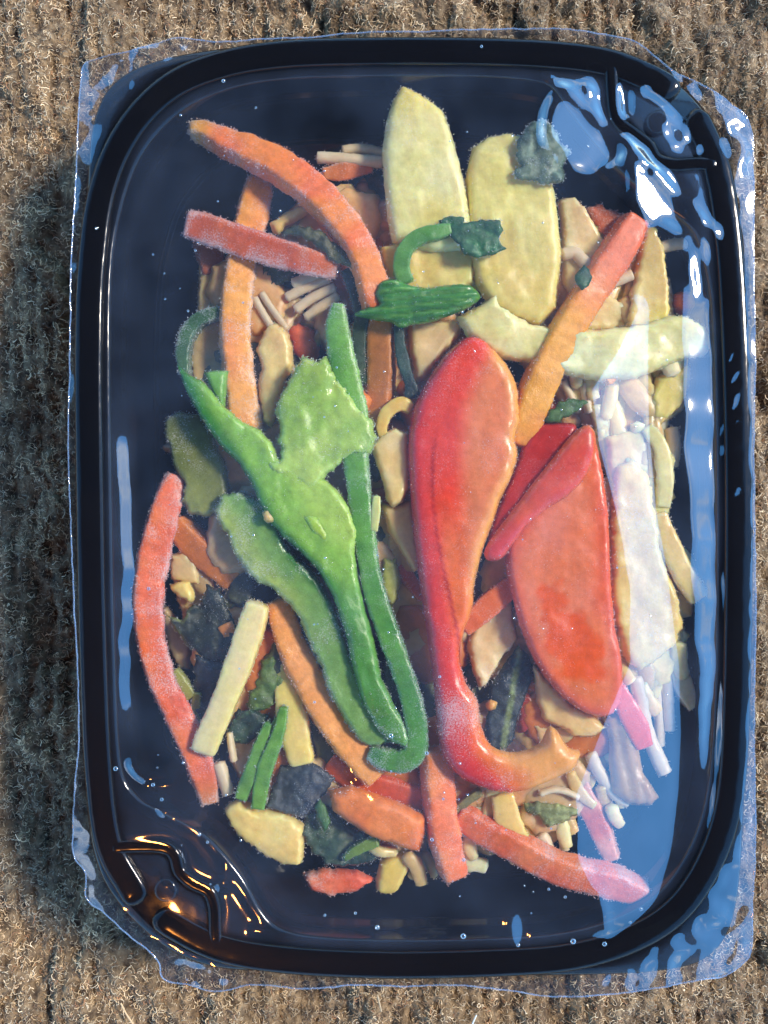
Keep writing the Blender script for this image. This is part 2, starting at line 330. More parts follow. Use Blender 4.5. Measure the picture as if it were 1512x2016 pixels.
def angular(P):            # resample by direction from the centre so that different outlines pair up
    c = np.array([815., 1000.]); a = np.arctan2(P[:, 1] - c[1], P[:, 0] - c[0]); o = np.argsort(a); a = a[o]; r = np.linalg.norm(P - c, axis=1)[o]
    t = np.linspace(-math.pi, math.pi, NR, endpoint=False)
    rr = np.interp(t, np.r_[a - 2*math.pi, a, a + 2*math.pi], np.r_[r, r, r])
    return np.stack([c[0] + rr * np.cos(t), c[1] + rr * np.sin(t)], 1)
OUT = [(152,1000),(152,700),(158,480),(166,320),(178,225),(212,158),(280,116),(400,88),(560,74),(750,70),(950,70),(1110,74),(1210,88),(1310,128),(1395,205),(1447,310),(1470,450),(1482,650),(1486,900),(1486,1150),(1482,1400),(1474,1600),(1463,1760),(1440,1850),(1390,1902),(1300,1924),(1130,1932),(950,1932),(750,1930),(560,1925),(430,1918),(345,1890),(284,1848),(226,1788),(184,1712),(163,1590),(155,1300)]
out_ = angular(crom(OUT, 8, True)); cav = angular(crom(CAV, 6, True))
def real(P, z):            # lofted from rim size: true size, not compensated for perspective
    k = H / (H - z * 0.001); return np.stack([756 + (P[:, 0] - 756) * k, 1008 + (P[:, 1] - 1008) * k], 1)
lv = []
for d, z in [(40, -16), (16, -9), (4, -7), (0, -5.2), (0, -2.9), (2, -2.3), (6, -2.0)]:
    lv.append((real(offset(out_, d), z), z))
lv.append((offset(angular(ridge), -14), -1.5))
lv.append((cav, -1.35))
for d, z in [(3, -1.5), (6, -2.2), (9, -5.5), (12, -7.5), (18, -8.2), (21, -9.5), (23, -20), (26, -24.5), (30, -26.2), (36, -27.0), (40, -27.2), (44, -26.7), (48, -26.7), (52, -27.4)]:
    lv.append((real(offset(cav, d), z), z))
V, F = ringset(lv); F.append(tuple(range((len(lv)-1)*NR, len(lv)*NR)))
mesh('tray_body', V, F, M_PLASTIC, tray)
def sweep_geo(P, wd, th, seg=16, p=0.6, cap=0.5, roll=0.0):
    """P (n,3): px, py, z centre (mm); wd px, th mm -> verts, faces, aux"""
    n = len(P); T = np.gradient(P[:, :2], axis=0); T /= np.maximum(np.linalg.norm(T, axis=1), 1e-6)[:, None]
    Nn = np.stack([-T[:, 1], T[:, 0]], 1)
    d = np.r_[0, np.cumsum(np.linalg.norm(np.diff(P[:, :2], axis=0), axis=1))]; Lg = d[-1]
    e = np.minimum(d, Lg - d); c = np.clip(e / np.maximum(wd * cap, 1e-6), 0, 1); sc = np.sqrt(np.clip(1 - (1 - c)**2, 0, 1)); sc = np.maximum(sc, 0.12)
    a = np.linspace(0, 2*math.pi, seg, endpoint=False)
    cu = np.sign(np.cos(a)) * np.abs(np.cos(a))**p; cv = np.sign(np.sin(a)) * np.abs(np.sin(a))**p
    U = np.broadcast_to(cu, (n, seg)); Vv = np.broadcast_to(cv, (n, seg))
    um = U * (wd * sc)[:, None] / 2; vm = Vv * (th * sc)[:, None] / 2 * 10
    if roll: um, vm = um * math.cos(roll) - vm * math.sin(roll) * .8, um * math.sin(roll) * .8 + vm * math.cos(roll)
    px = P[:, 0:1] + Nn[:, 0:1] * um; py = P[:, 1:2] + Nn[:, 1:2] * um
    pz = P[:, 2:3] + vm / 10
    F = [(i*seg + j, i*seg + (j+1) % seg, (i+1)*seg + (j+1) % seg, (i+1)*seg + j) for i in range(n-1) for j in range(seg)]
    F.append(tuple(range(seg))[::-1]); F.append(tuple((n-1)*seg + j for j in range(seg)))
    t = np.repeat(d / Lg, seg)
    return px.ravel(), py.ravel(), pz.ravel(), F, t, U.ravel(), Vv.ravel(), np.repeat(P[:, 2], seg)
def ridge_part(pts, w_, name='rim_ridge', th=2.4, zc=-1.25, cap=0.45):
    P = crom(pts, 8); n = len(P); P3_ = np.c_[P, np.full(n, zc)]
    px, py, pz, F, *_ = sweep_geo(P3_, np.full(n, float(w_)), np.full(n, th), 18, 0.62, cap)
    mesh(name, W(px, py, 0.0) * [1, 1, 0] + np.c_[px*0, px*0, pz * 0.001], F, M_PLASTIC, tray)
ridge_part([(276,1782),(255,1750),(210,1660),(190,1500),(180,1250),(175,1000),(172,700),(178,520),(200,370),(250,255),(330,170),(430,125),(560,103),(750,97),(950,98),(1100,105),(1210,122),(1305,162),(1332,188)], 56)
ridge_part([(1362,216),(1375,235),(1415,330),(1438,470),(1450,650),(1457,900),(1457,1150),(1452,1400),(1440,1570),(1405,1690),(1340,1790),(1250,1850),(1120,1888),(950,1900),(750,1903),(560,1893),(430,1870),(330,1820),(306,1800)], 56)
VENT1 = [(212,1672),(262,1668),(320,1670),(342,1686),(352,1718),(380,1742),(408,1756),(420,1785),(422,1830),(424,1866)]; ridge_part(VENT1, 28, 'vent_ridge', 2.4, -1.22)
VENT2 = [(1205,122),(1207,175),(1216,232),(1250,262),(1278,284),(1295,312),(1330,322),(1380,320),(1420,322)]; ridge_part(VENT2, 28, 'vent_ridge', 2.4, -1.22)
for (cx, cy_) in ((325, 1755), (1297, 238)):
    a = np.linspace(0, 2*math.pi, 32, endpoint=False); V = []; F = []
    prof = [(25, -1.45), (23.5, -0.7), (21, -0.35), (16, -0.2), (8, -0.32)]
    for r_, z_ in prof: V += list(zip((cx - 756 + r_*np.cos(a)) * S, (1008 - cy_ + r_*np.sin(a)) * S, np.full(32, z_ * .001)))
    for r_ in range(4):
        for i in range(32): F.append((r_*32 + i, r_*32 + (i+1) % 32, (r_+1)*32 + (i+1) % 32, (r_+1)*32 + i))
    F.append(tuple(range(128, 160))); mesh('vent_stud', V, F, M_PLASTIC, tray)

# ------------------------------------------------------------------ food generators
FUZZ = []
def finish(name, label, cat, px, py, pz, zc, F, mat, cols, frost, group=None, fuzz=1.0, parent=None, fuzzcol=None, st=None):
    org = sstep(1.6, 3.0, cols[:, 0] / (cols[:, 1] + .003))[:, None]; cols = np.clip(cols * ((np.array([1.24, 1.13, 0.98]) if mat is M_YELLOW else np.array([1.35, 1.16, .85]) if mat is M_GREEN else np.array([1.06, 1.02, .9])) * (1 - org) + np.array([1.06, 1.2, 0.68]) * org), 0, .86)
    k = (H - zc * 0.001) / H
    V = np.stack([(px - 756) * S * k, (1008 - py) * S * k, pz * 0.001], -1)
    o = mesh(name, V, F, mat, parent, True, cols, frost, st=st)
    if parent is None: tag(o, label, cat, group); o['_o'] = list(o.location)
    if fuzz > 0:
        me = o.data; nv = len(me.vertices); nr = np.zeros(nv * 3); me.vertex_normals.foreach_get('vector', nr); nr = nr.reshape(-1, 3)
        if (nr * (V - V.mean(0))).sum() < 0: nr = -nr
        wt = np.clip(frost - 0.05, 0.01, 1) ** 1.5 * np.where(np.abs(nr[:, 2]) < 0.75, 2.4, np.where(nr[:, 2] > 0, 1.0, 0.0))
        if wt.sum() <= 0: return o
        cnt = int(min(3000, nv * (0.8 if mat in (M_CARROT, M_GREEN) else .4) * fuzz))
        idx = RNG.choice(nv, cnt, p=wt / wt.sum())
        loc = V - (np.array(o.location) + (np.array(parent.location) if parent is not None else 0))
        b0 = loc[idx] + RNG.normal(0, 0.00018, (cnt, 3)) * [1, 1, 0.3] - nr[idx] * 0.00005
        dr = nr[idx] + RNG.normal(0, 0.6, (cnt, 3)); dr /= np.linalg.norm(dr, axis=1)[:, None]
        ln_ = RNG.exponential(0.00010, cnt) + 0.00010
        ln_ = np.minimum(ln_, 0.00036)
        P_ = np.stack([b0, b0 + dr * ln_[:, None] * 0.5, b0 + dr * ln_[:, None]], 1)
        rd = np.stack([np.full(cnt, 0.000065), np.full(cnt, 0.00006), np.full(cnt, 0.00002)], 1)
        cbase = cols[idx]; mixf = RNG.uniform(0.3, 0.95, cnt)[:, None]
        fc = cbase * (1 - mixf) + np.array([0.74, 0.75, 0.76]) * mixf
        f_ = curves('frost', P_, rd, M_FROST, o, fc); f_['kind'] = 'stuff'
    return o
SEED = [0]
def strip(name, label, cat, pts, wd, z, th, mat, c1, c2=None, frost=0.4, p=0.32, rag=0.07, group=None, fuzz=1.0, parent=None, seg=22, colfn=None, cap=0.1, roll=None, patch=60, step=5, bul=0.0):
    """curved strip. pts (x,y) or (x,y,z); z = top height mm or list; th thickness mm"""
    SEED[0] += 1; s = SEED[0] * 3.7
    pts = [tuple(q) if len(q) == 3 else (*q, (z if not isinstance(z, (list, tuple)) else z[i])) for i, q in enumerate(pts)]
    wl = wd if isinstance(wd, (list, tuple)) else [wd] * len(pts)
    Q = crom([(*q, w_) for q, w_ in zip(pts, wl)], step)
    n = len(Q); P = Q[:, :3].copy(); P[:, 2] -= th / 2; wdt = Q[:, 3]
    px, py, pz, F, t, U, Vv, zc = sweep_geo(P, wdt * (1.02 if roll is None and mat is M_CARROT else 1), np.full(n, float(th)), seg, p, cap, (0.32 * (1 if SEED[0] % 2 else -1) if mat is M_CARROT else 0.0) if roll is None else roll)
    nz = fbm(px / 26 + s, py / 26, pz / 2.6 + s, 4)
    cxs = np.repeat(P[:, 0], seg); cys = np.repeat(P[:, 1], seg)
    f = 1 + rag * nz * 2.2; px = cxs + (px - cxs) * f; py = cys + (py - cys) * f
    fz = fbm(px / 9, py / 9, s, 2); nxy = fbm(px / 7 + 31, py / 7, pz / 0.7 + s, 2) * 2.2 * rag / 0.07
    rim = np.abs(U) > 0.8; px = px + np.where(rim, nxy, 0); py = py + np.where(rim, np.roll(nxy, 5), 0)
    pz = pz + 0.16 * fz * (rag / 0.07) + 0.3 * rag / 0.07 * fbm(px / 40, py / 40, s, 2)
    c2 = c1 if c2 is None else c2
    mix = sstep(-0.35, 0.4, fbm(px / patch + s, py / patch, s, 3))[:, None]
    cols = c1 * (1 - mix) + c2 * mix
    if colfn is not None: cols = colfn(cols, px, py, t, U, Vv)
    edge = sstep(0.55, 1.0, np.abs(U)); ends = 1 - sstep(0, 0.06, np.minimum(t, 1 - t))
    pt = sstep(-.25, .4, fbm(px / 24, py / 24, s + 9, 4) + .25 * U * math.sin(s)); fr = np.clip(frost * (0.2 + .85 * pt) + (0.3 * edge + 0.3 * ends) * frost / 0.4, 0, 1)
    L_ = math.hypot(P[-1, 0] - P[0, 0], P[-1, 1] - P[0, 1]); st = np.c_[np.where(np.abs(U) > .9, pz * .001, U * np.repeat(wdt, seg) * S / 2), t * L_ * S * .10, pz * 0 + s * .01]
    return finish(name, label, cat, px, py, pz, zc, F, mat, cols, fr, group, fuzz, parent, st=st)
def slab(name, label, cat, poly, z, th, mat, c1, c2=None, frost=0.3, rag=3.1, rnd=8, tilt=(0, 0), bow=0.0, lump=0.35, group=None, fuzz=0.8, parent=None, colfn=None, sp=7, patch=70, smooth=None, rib=None, bowc=None, frostfn=None):
    """flat-ish piece from an outline traced at its own depth. z = top (mm); tilt mm per 100 px in x,y; bow mm raised in the middle"""
    SEED[0] += 1; s = SEED[0] * 2.9
    if smooth is None: smooth = mat is M_PEPPER or rnd > 12 and mat is M_GREEN
    if mat is M_YELLOW: lump = max(lump, .7)
    if mat is M_LEAF: rag *= 1.5; sp = min(sp, 5.5); th *= .6; rnd *= .7
    B = crom(poly, 3.6, True) if smooth else resample(np.array(poly, float), int(sum(math.dist(poly[i], poly[i-1]) for i in range(len(poly))) / 3.6))
    nb = 1.5 * fbm(B[:, 0] / 10 + s, B[:, 1] / 10, s, 4); nb2 = fbm(B[:, 0] / 40 + s, B[:, 1] / 40, s, 2)
    B = offset(B, (nb * rag + nb2 * rag * 0.8)[:, None])
    x0, y0 = B.min(0); x1, y1 = B.max(0)
    gx, gy = np.meshgrid(np.arange(x0, x1, sp), np.arange(y0, y1, sp * 0.87)); gx = gx + (np.arange(gx.shape[0]) % 2)[:, None] * sp / 2
    gx = (gx + RNG.uniform(-.15, .15, gx.shape) * sp).ravel(); gy = (gy + RNG.uniform(-.15, .15, gy.shape) * sp).ravel()
    k = inside(gx, gy, B); gx, gy = gx[k], gy[k]; d = segdist(gx, gy, B); k = d > sp * 0.45; gx, gy, d = gx[k], gy[k], d[k]
    nbn = len(B); ni = len(gx)
    P = np.concatenate([B, np.stack([gx, gy], 1)])
    res = delaunay_2d_cdt([Vector(q) for q in P], [], [list(range(nbn))], 1, 1e-4)
    vv = np.array([tuple(q) for q in res[0]]); fc = [list(f) for f in res[2]]
    vx, vy = vv[:, 0], vv[:, 1]; dd = segdist(vx, vy, B); bnd = dd < 0.3
    cx, cyy = (bowc or (vx.mean(), vy.mean())); rmax = max(x1 - x0, y1 - y0) / 2
    zc = z - th / 2 + tilt[0] * (vx - cx) / 100 + tilt[1] * (vy - cyy) / 100 + bow * (1 - np.clip(((vx - cx)**2 + (vy - cyy)**2) / rmax**2, 0, 1.4)) + lump * fbm(vx / 55 + s, vy / 55, s, 2)
    rr = np.clip(dd / rnd, 0, 1); hf = th / 2 * np.sqrt(np.clip(1 - (1 - rr)**2, 0, 1))
    fz = 0.10 * fbm(vx / 9, vy / 9, s, 2)
    up = zc + hf + np.where(bnd, 0, fz + 0.45 * lump * fbm(vx / 22, vy / 22, s + 4, 3))
    if rib is not None:
        ax_, ay_, lam, amp = rib; up = up + np.where(bnd, 0, amp * np.sin((vx * ax_ + vy * ay_) * 2 * math.pi / lam + 1.2 * vn(vx / 40, vy / 40, s)) * rr)
    dn = zc - hf
    nv = len(vv); ii = np.where(~bnd)[0]; mp = np.arange(nv); mp[ii] = nv + np.arange(len(ii))
    px = np.concatenate([vx, vx[ii]]); py = np.concatenate([vy, vy[ii]]); pz = np.concatenate([up, dn[ii]]); zz = np.concatenate([zc, zc[ii]]); de = np.concatenate([dd, dd[ii]])
    tri = [f for f in fc if len(f) >= 3]
    F = [f[::-1] for f in tri] + [[mp[q] for q in f] for f in tri if not all(bnd[q] for q in f)]
    c2 = c1 if c2 is None else c2
    mix = sstep(-0.4, 0.4, fbm(px / patch + s, py / patch, s, 3))[:, None]; cols = c1 * (1 - mix) + c2 * mix
    if colfn is not None: cols = colfn(cols, px, py, de)
    if mat in (M_YELLOW, M_CARROT, M_GREEN):
        aa = s * 1.3; g = ((px - px.mean()) * math.cos(aa) + (py - py.mean()) * math.sin(aa)) / max(x1 - x0, y1 - y0) + .35 * fbm(px / 45, py / 45, s, 2)
        cols = blend(cols, cols * np.array([.97, .84, .55]), sstep(-.1, .5, g) * .38)  # amber gradient: inner shadow of translucent flesh put into the colour
    if mat is M_LEAF and fuzz > 0:
        vr = np.abs(fbm(px / 34 + s, py / 34, s + 2, 2)); cols = blend(cols, np.clip(c2 * 1.9 + .02, 0, .8), (1 - sstep(0.0, 0.07, vr)) * .55)
        pz = pz - np.where(de > 1, .35 * (1 - sstep(0, .12, vr)), 0) + np.where(de > .5, .55 * (np.abs(fbm(px / 20, py / 20, s + 7, 3)) - .2), 0)
    pt = sstep(-.25, .4, fbm(px / 40, py / 40, s + 5, 4)); fr = np.clip(frost * (0.1 + 1.0 * pt) + 0.5 * frost * (1 - sstep(0, 14, de)), 0, 1)
    if frostfn is not None: fr = np.clip(frostfn(fr, px, py, de), 0, 1)
    ev = np.linalg.eigh(np.cov(np.stack([B[:, 0], B[:, 1]])))[1]; la = ev[:, 1]; wob = 6 * vn(px / 60, py / 60, s)
    st = np.c_[((px - px.mean()) * -la[1] + (py - py.mean()) * la[0] + wob) * S, ((px - px.mean()) * la[0] + (py - py.mean()) * la[1]) * S * .10, px * 0 + s * .01]
    return finish(name, label, cat, px, py, pz, zz, F, mat, cols, fr, group, fuzz, parent, st=st)
def blend(a, b, t): t = np.asarray(t)[:, None]; return a * (1 - t) + b * t

# colours
ORA, ORB, ORR, ORD, ORY = L(244,122,50), L(242,146,74), L(216,76,48), L(206,92,34), L(238,150,40)
YE, YL, YD, YW = L(228,206,112), L(238,226,160), L(200,164,74), L(222,210,172)
NO, PEA = L(226,212,186), L(206,166,116)
GR, GD, GL, GO = L(64,128,52), L(30,78,44), L(142,176,76), L(112,128,58)
LD, LB, LG, LO = L(26,38,34), L(44,64,66), L(44,98,50), L(96,104,52)
RS, RO, RF, RP = L(196,30,34), L(230,84,28), L(222,88,60), L(224,104,96)
CA, PE = 'carrot', 'pepper'
VG = 'vegetable'
# ---- carrots
def tipf(c, at0=True, w=.14, amt=.85):
    def f(cols, px, py, t, U, V):
        k = (1 - sstep(0, w, t)) if at0 else sstep(1 - w, 1, t)
        return blend(cols, c, k * amt)
    return f
def edgef(c, side, lo=.25, hi=.9, amt=.8):
    def f(cols, px, py, t, U, V): return blend(cols, c, sstep(lo, hi, side * U) * amt)
    return f
strip('carrot_strip', 'long curved orange carrot strip with a yellow tip in the empty upper left', CA,
      [(372,262,-4),(400,262,-3.6),(450,284,-3),(520,312,-2.2),(585,350,-1.6),(640,400,-1.2),(690,462,-.9),(722,525,-.8),(738,585,-1.3),(744,625,-2.5)], [22,30,48,60,64,62,58,56,54,50], 0, 5, M_CARROT, ORA, L(232,104,62), .5, colfn=tipf(L(214,160,60), True, .12, .9), cap=.5)
strip('carrot_strip', 'frosted reddish carrot strip with a pale nibbled end lying across the upper left', CA,
      [(366,440,-5),(400,450,-4.6),(460,470,-4),(530,492,-3.6),(600,512,-3.4),(668,530,-4)], [50,58,60,58,54,40], 0, 4.5, M_CARROT, L(206,84,58), L(214,104,66), .75, fuzz=1.6)
strip('carrot_strip', 'upright rough orange carrot strip crossing under the frosted reddish one', CA,
      [(512,352,-8),(500,410,-7.5),(482,480,-7),(468,560,-6),(462,640,-5.6),(468,720,-5.6),(478,800,-6),(492,860,-7)], [46,62,58,60,58,60,62,56], 0, 5, M_CARROT, ORB, L(230,124,44), .6, colfn=lambda c, x, y, t, U, V: blend(c, L(234,152,48), sstep(.1, .7, U * -1) * sstep(.3, .6, t) * .7), fuzz=1.4)
strip('carrot_strip', 'dull orange upright carrot strip below the ribbed green stem in the middle', CA,
      [(752,600,-5),(752,680,-5),(750,760,-5.5),(744,850,-6.5)], [52,54,50,46], 0, 5, M_CARROT, L(190,108,54), L(206,122,58), .25)
strip('carrot_strip', 'long bowed red-orange carrot strip along the left side of the food', CA,
      [(346,932,-8),(334,975,-7),(316,1040,-6),(300,1110,-5.4),(292,1180,-5),(296,1250,-5),(312,1320,-5.2),(342,1390,-5.6),(372,1450,-6),(398,1520,-7),(412,1580,-8)], [30,52,60,62,60,56,54,54,56,50,34], 0, 5.5, M_CARROT, L(228,92,54), L(238,112,66), .6, colfn=lambda c, x, y, t, U, V: blend(blend(c, L(200,62,42), sstep(-.2, .6, -U) * .6), L(200,120,50), sstep(.88, 1, t) * .7), fuzz=1.5)
strip('carrot_strip', 'darker orange carrot strip sloping down behind the long bowed one at the left', CA,
      [(345,1025,-9),(390,1075,-9),(430,1108,-9),(468,1140,-9.5)], [44,54,56,50], 0, 5, M_CARROT, L(214,120,48), L(198,104,42), .25)
strip('carrot_strip', 'long orange carrot strip running under the green pepper towards the bottom glint', CA,
      [(545,1180,-7),(566,1250,-6.4),(596,1320,-6),(640,1395,-5.2),(690,1465,-4.6),(745,1530,-4.6)], [48,56,62,64,66,62], 0, 5.5, M_CARROT, L(226,132,66), L(232,144,88), .2)
strip('carrot_chunk', 'tiny orange carrot cube among the dark leaves at the lower left', CA, [(446,1224),(456,1245),(472,1270)], [32,32,30], -6.5, 4, M_CARROT, L(200,112,66), L(214,126,80), .3)
slab('carrot_slice', 'thick orange carrot slab under the bottom orange light glint', CA, [(648,1556),(690,1546),(735,1560),(790,1580),(838,1606),(836,1640),(826,1678),(790,1668),(735,1648),(690,1622),(655,1596)], -3.4, 5, M_CARROT, L(222,104,54), L(230,122,70), .3, bow=1, rag=1.2, rnd=20)
strip('carrot_strip', 'dark orange carrot strip behind the thick slab and the long one at the bottom', CA, [(648,1492,-8),(700,1526,-7.6),(760,1546,-7.6),(850,1572,-8.4)], [40,52,52,48], 0, 5, M_CARROT, L(204,80,42), L(212,96,50), .2)
strip('carrot_strip', 'short upright carrot strip standing out below the big red pepper', CA, [(856,1470,-5),(862,1540,-4.4),(868,1610,-4),(880,1670,-3.8),(896,1728,-4.2)], [54,60,58,56,50], 0, 5.5, M_CARROT, L(232,104,58), L(238,128,78), .45, fuzz=1.2)
strip('carrot_strip', 'long coral carrot strip reaching to the lower right corner of the tray', CA, [(898,1598,-6),(950,1630,-5.4),(1010,1662,-4.6),(1080,1700,-4),(1150,1722,-3.6),(1210,1736,-3.4),(1272,1760,-3.4)], [46,54,56,56,56,56,40], 0, 5, M_CARROT, L(226,90,56), L(236,118,84), .5, fuzz=1.3)
strip('carrot_strip', 'straight carrot strip leaning up to the right, coral at its top and orange below', CA, [(1252,428,-4),(1225,478,-3.4),(1180,548,-2.8),(1130,625,-2.2),(1092,690,-1.9),(1062,755,-2),(1038,820,-2.6),(1020,880,-4)], [46,62,62,62,64,64,62,50], 0, 5, M_CARROT, L(236,136,50), L(240,150,60), .2, colfn=lambda c, x, y, t, U, V: blend(c, L(226,104,84), 1 - sstep(.15, .5, t)), rag=.05)
slab('carrot_slice', 'flat coral carrot piece with frosted lower edge at the bottom of the food', CA, [(596,1718),(640,1708),(700,1712),(740,1730),(705,1752),(650,1762),(612,1752)], -9, 4, M_CARROT, L(224,84,60), L(230,130,120), .6, rnd=10)
slab('carrot_slice', 'frosty dull red carrot piece behind the top of the straight leaning carrot', CA, [(1148,408),(1180,402),(1215,420),(1245,432),(1225,470),(1195,490),(1170,460)], -8, 4, M_CARROT, L(190,84,60), L(200,100,74), .6, fuzz=1.6)
slab('carrot_chunk', 'small rough carrot chunk at the far right below the film glint', CA, [(1322,580),(1350,572),(1376,588),(1372,612),(1350,626),(1322,615)], -8, 6, M_CARROT, L(196,92,58), L(206,110,70), .5, rnd=16)
slab('carrot_chunk', 'small bright orange diamond of carrot right of the upright green pepper', CA, [(686,752),(700,744),(716,768),(734,790),(722,812),(700,806),(684,788)], -4, 5, M_CARROT, L(236,110,48), L(240,130,60), .2, rnd=10)
slab('carrot_chunk', 'rounded red-orange carrot chunk below the bundle of pale noodles', CA, [(566,650),(590,634),(618,650),(632,690),(624,720),(596,712),(576,690)], -8, 7, M_CARROT, L(220,84,50), L(226,100,58), .15, rnd=24)
strip('carrot_shred', 'thin red carrot shred between the green pepper loop and the big red pepper', CA, [(738,1078,-9),(770,1100,-9),(800,1135,-9),(835,1180,-9)], [18,26,28,26], 0, 3, M_CARROT, L(196,76,42), L(206,90,52), .3)
strip('carrot_shred', 'thin orange carrot shred under the noodle end at the top', CA, [(634,342,-9),(670,338,-8.6),(705,332,-8.6),(735,330,-9)], [20,32,28,18], 0, 3, M_CARROT, L(206,104,60), L(214,120,74), .4)
strip('carrot_strip', 'dark stub of carrot under the left end of the frosted reddish strip', CA, [(405,470,-10),(414,505,-10),(418,545,-10.5)], [52,50,40], 0, 4, M_CARROT, L(150,66,44), L(160,78,50), .3)
strip('carrot_strip', 'pinkish carrot strip with an orange side standing in the blue reflection at the lower right', CA, [(1128,1500,-9),(1150,1560,-8.6),(1178,1620,-8.4),(1206,1690,-8.6)], [34,40,42,30], 0, 4, M_CARROT, L(226,150,140), L(216,96,50), .4)
strip('carrot_shred', 'small orange carrot shred hanging over the wide pale slice at the right', CA, [(1186,706,-4.6),(1192,730,-4.4),(1206,756,-4.6)], [18,24,20], 0, 2, M_CARROT, L(220,130,66), None, .3)
# ---- red peppers
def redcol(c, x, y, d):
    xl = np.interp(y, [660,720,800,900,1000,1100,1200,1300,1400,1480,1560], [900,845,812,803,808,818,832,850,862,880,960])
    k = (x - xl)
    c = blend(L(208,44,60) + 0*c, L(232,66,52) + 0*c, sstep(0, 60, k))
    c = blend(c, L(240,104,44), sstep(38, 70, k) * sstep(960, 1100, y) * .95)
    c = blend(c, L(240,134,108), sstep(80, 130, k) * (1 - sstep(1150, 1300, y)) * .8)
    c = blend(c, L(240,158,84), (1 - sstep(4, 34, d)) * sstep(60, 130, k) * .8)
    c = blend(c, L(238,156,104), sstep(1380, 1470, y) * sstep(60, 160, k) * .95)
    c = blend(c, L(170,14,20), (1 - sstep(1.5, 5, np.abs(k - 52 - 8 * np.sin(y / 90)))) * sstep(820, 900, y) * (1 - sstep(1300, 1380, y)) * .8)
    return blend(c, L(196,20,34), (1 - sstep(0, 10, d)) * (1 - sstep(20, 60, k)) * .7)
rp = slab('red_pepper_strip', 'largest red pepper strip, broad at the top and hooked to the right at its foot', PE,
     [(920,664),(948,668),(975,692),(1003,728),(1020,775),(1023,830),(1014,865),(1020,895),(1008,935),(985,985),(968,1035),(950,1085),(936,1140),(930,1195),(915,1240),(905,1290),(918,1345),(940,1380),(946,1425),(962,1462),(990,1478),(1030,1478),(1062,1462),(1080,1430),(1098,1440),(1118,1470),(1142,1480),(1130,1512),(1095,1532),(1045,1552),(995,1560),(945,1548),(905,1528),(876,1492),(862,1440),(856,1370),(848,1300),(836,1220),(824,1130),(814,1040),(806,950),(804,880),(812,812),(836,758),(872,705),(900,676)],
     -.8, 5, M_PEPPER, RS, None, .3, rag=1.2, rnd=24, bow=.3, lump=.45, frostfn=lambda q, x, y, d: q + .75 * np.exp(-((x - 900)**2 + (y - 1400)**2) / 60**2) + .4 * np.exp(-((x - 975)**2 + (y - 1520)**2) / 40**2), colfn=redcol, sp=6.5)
def r2(c, x, y, d):
    c = blend(c, L(214,70,66), sstep(-20, 60, (1130 - x) * .6 - (y - 900) * .35))
    c = blend(c, L(220,84,84), (1 - sstep(0, 34, d)) * .8)
    blob = 1 - sstep(.75, 1.15, np.sqrt(((x - 1130) / 68)**2 + ((y - 1270 - (x - 1130) * .5) / 66)**2) + .5 * fbm(x / 26, y / 26, 1.0))
    c = blend(c, L(234,84,8), blob)
    blob2 = 1 - sstep(.7, 1.2, np.sqrt(((x - 1082) / 34)**2 + ((y - 1180) / 36)**2) + .8 * fbm(x / 20, y / 20, 4.0))
    c = blend(c, L(234,86,12), blob2)
    return blend(c, L(226,84,46), sstep(1140, 1190, x) * (1 - sstep(1180, 1240, y)) * .7)
r2o = slab('red_pepper_strip', 'broad red pepper piece with a bright orange patch, right of the largest strip', PE,
     [(1148,842),(1168,850),(1178,890),(1188,940),(1197,1010),(1200,1090),(1204,1160),(1210,1230),(1222,1290),(1226,1350),(1216,1392),(1192,1410),(1150,1402),(1105,1370),(1068,1325),(1040,1275),(1018,1215),(1005,1160),(995,1110),(1000,1060),(1040,1000),(1090,930)],
     -2.8, 5, M_PEPPER, L(236,120,106), L(238,112,76), .22, rag=1.4, rnd=12, bow=.5, lump=.45, colfn=r2, sp=6.5)
slab('pepper_back', None, None, [(1050,838),(1090,834),(1134,838),(1120,890),(1080,950),(1030,1010),(985,1060),(958,1084),(966,1040),(985,985),(1008,930),(1028,880)], -3.6, 3, M_PEPPER, L(176,36,38), L(190,46,46), .12, parent=r2o, rnd=12, rag=.6)
slab('curled_edge', None, None, [(1142,842),(1160,838),(1172,856),(1172,892),(1156,935),(1120,975),(1075,1005),(1035,1040),(1008,1075),(985,1102),(958,1102),(955,1080),(978,1045),(1012,1000),(1050,950),(1090,900),(1120,862)], -1.0, 3.4, M_PEPPER, L(216,62,70), L(222,84,66), .2, parent=r2o, rnd=22, rag=.6, colfn=lambda c, x, y, d: blend(blend(c, L(234,110,60), (1 - sstep(0, 10, d)) * .8), L(214,70,96), sstep(0, 50, (x - 1060) * .7 + (y - 985)) * .6))
strip('red_pepper_strip', 'narrow pink pepper tail below the broad red piece, pointing to the lower right', PE, [(1212,1350,-5),(1232,1390,-5),(1252,1430,-5),(1268,1472,-5.4)], [30,42,46,34], 0, 3, M_PEPPER, L(232,110,112), L(226,90,80), .3, rag=.05, colfn=lambda c, x, y, t, U, V: blend(c, L(228,84,24), sstep(.3, .8, U) * .8))
strip('red_pepper_strip', 'coral pepper strip bridging the two big red pieces with a frilled orange end', PE, [(1010,1150,-6),(975,1180,-5.6),(940,1210,-5.4),(908,1236,-5.6)], [40,46,44,40], 0, 3, M_PEPPER, L(226,100,72), L(220,110,70), .35)
slab('red_pepper_piece', 'dark red pepper scrap under the wide pale slice at the right', PE, [(1165,760),(1230,745),(1270,740),(1240,790),(1205,815),(1170,800)], -9, 4, M_PEPPER, L(176,48,50), L(190,66,70), .2, rag=2)
slab('red_pepper_piece', 'dark red pepper scrap just above the small green leaf by the broad red piece', PE, [(1062,790),(1100,750),(1140,770),(1130,820),(1080,835)], -11, 4, M_PEPPER, L(140,40,40), L(150,56,50), .1)
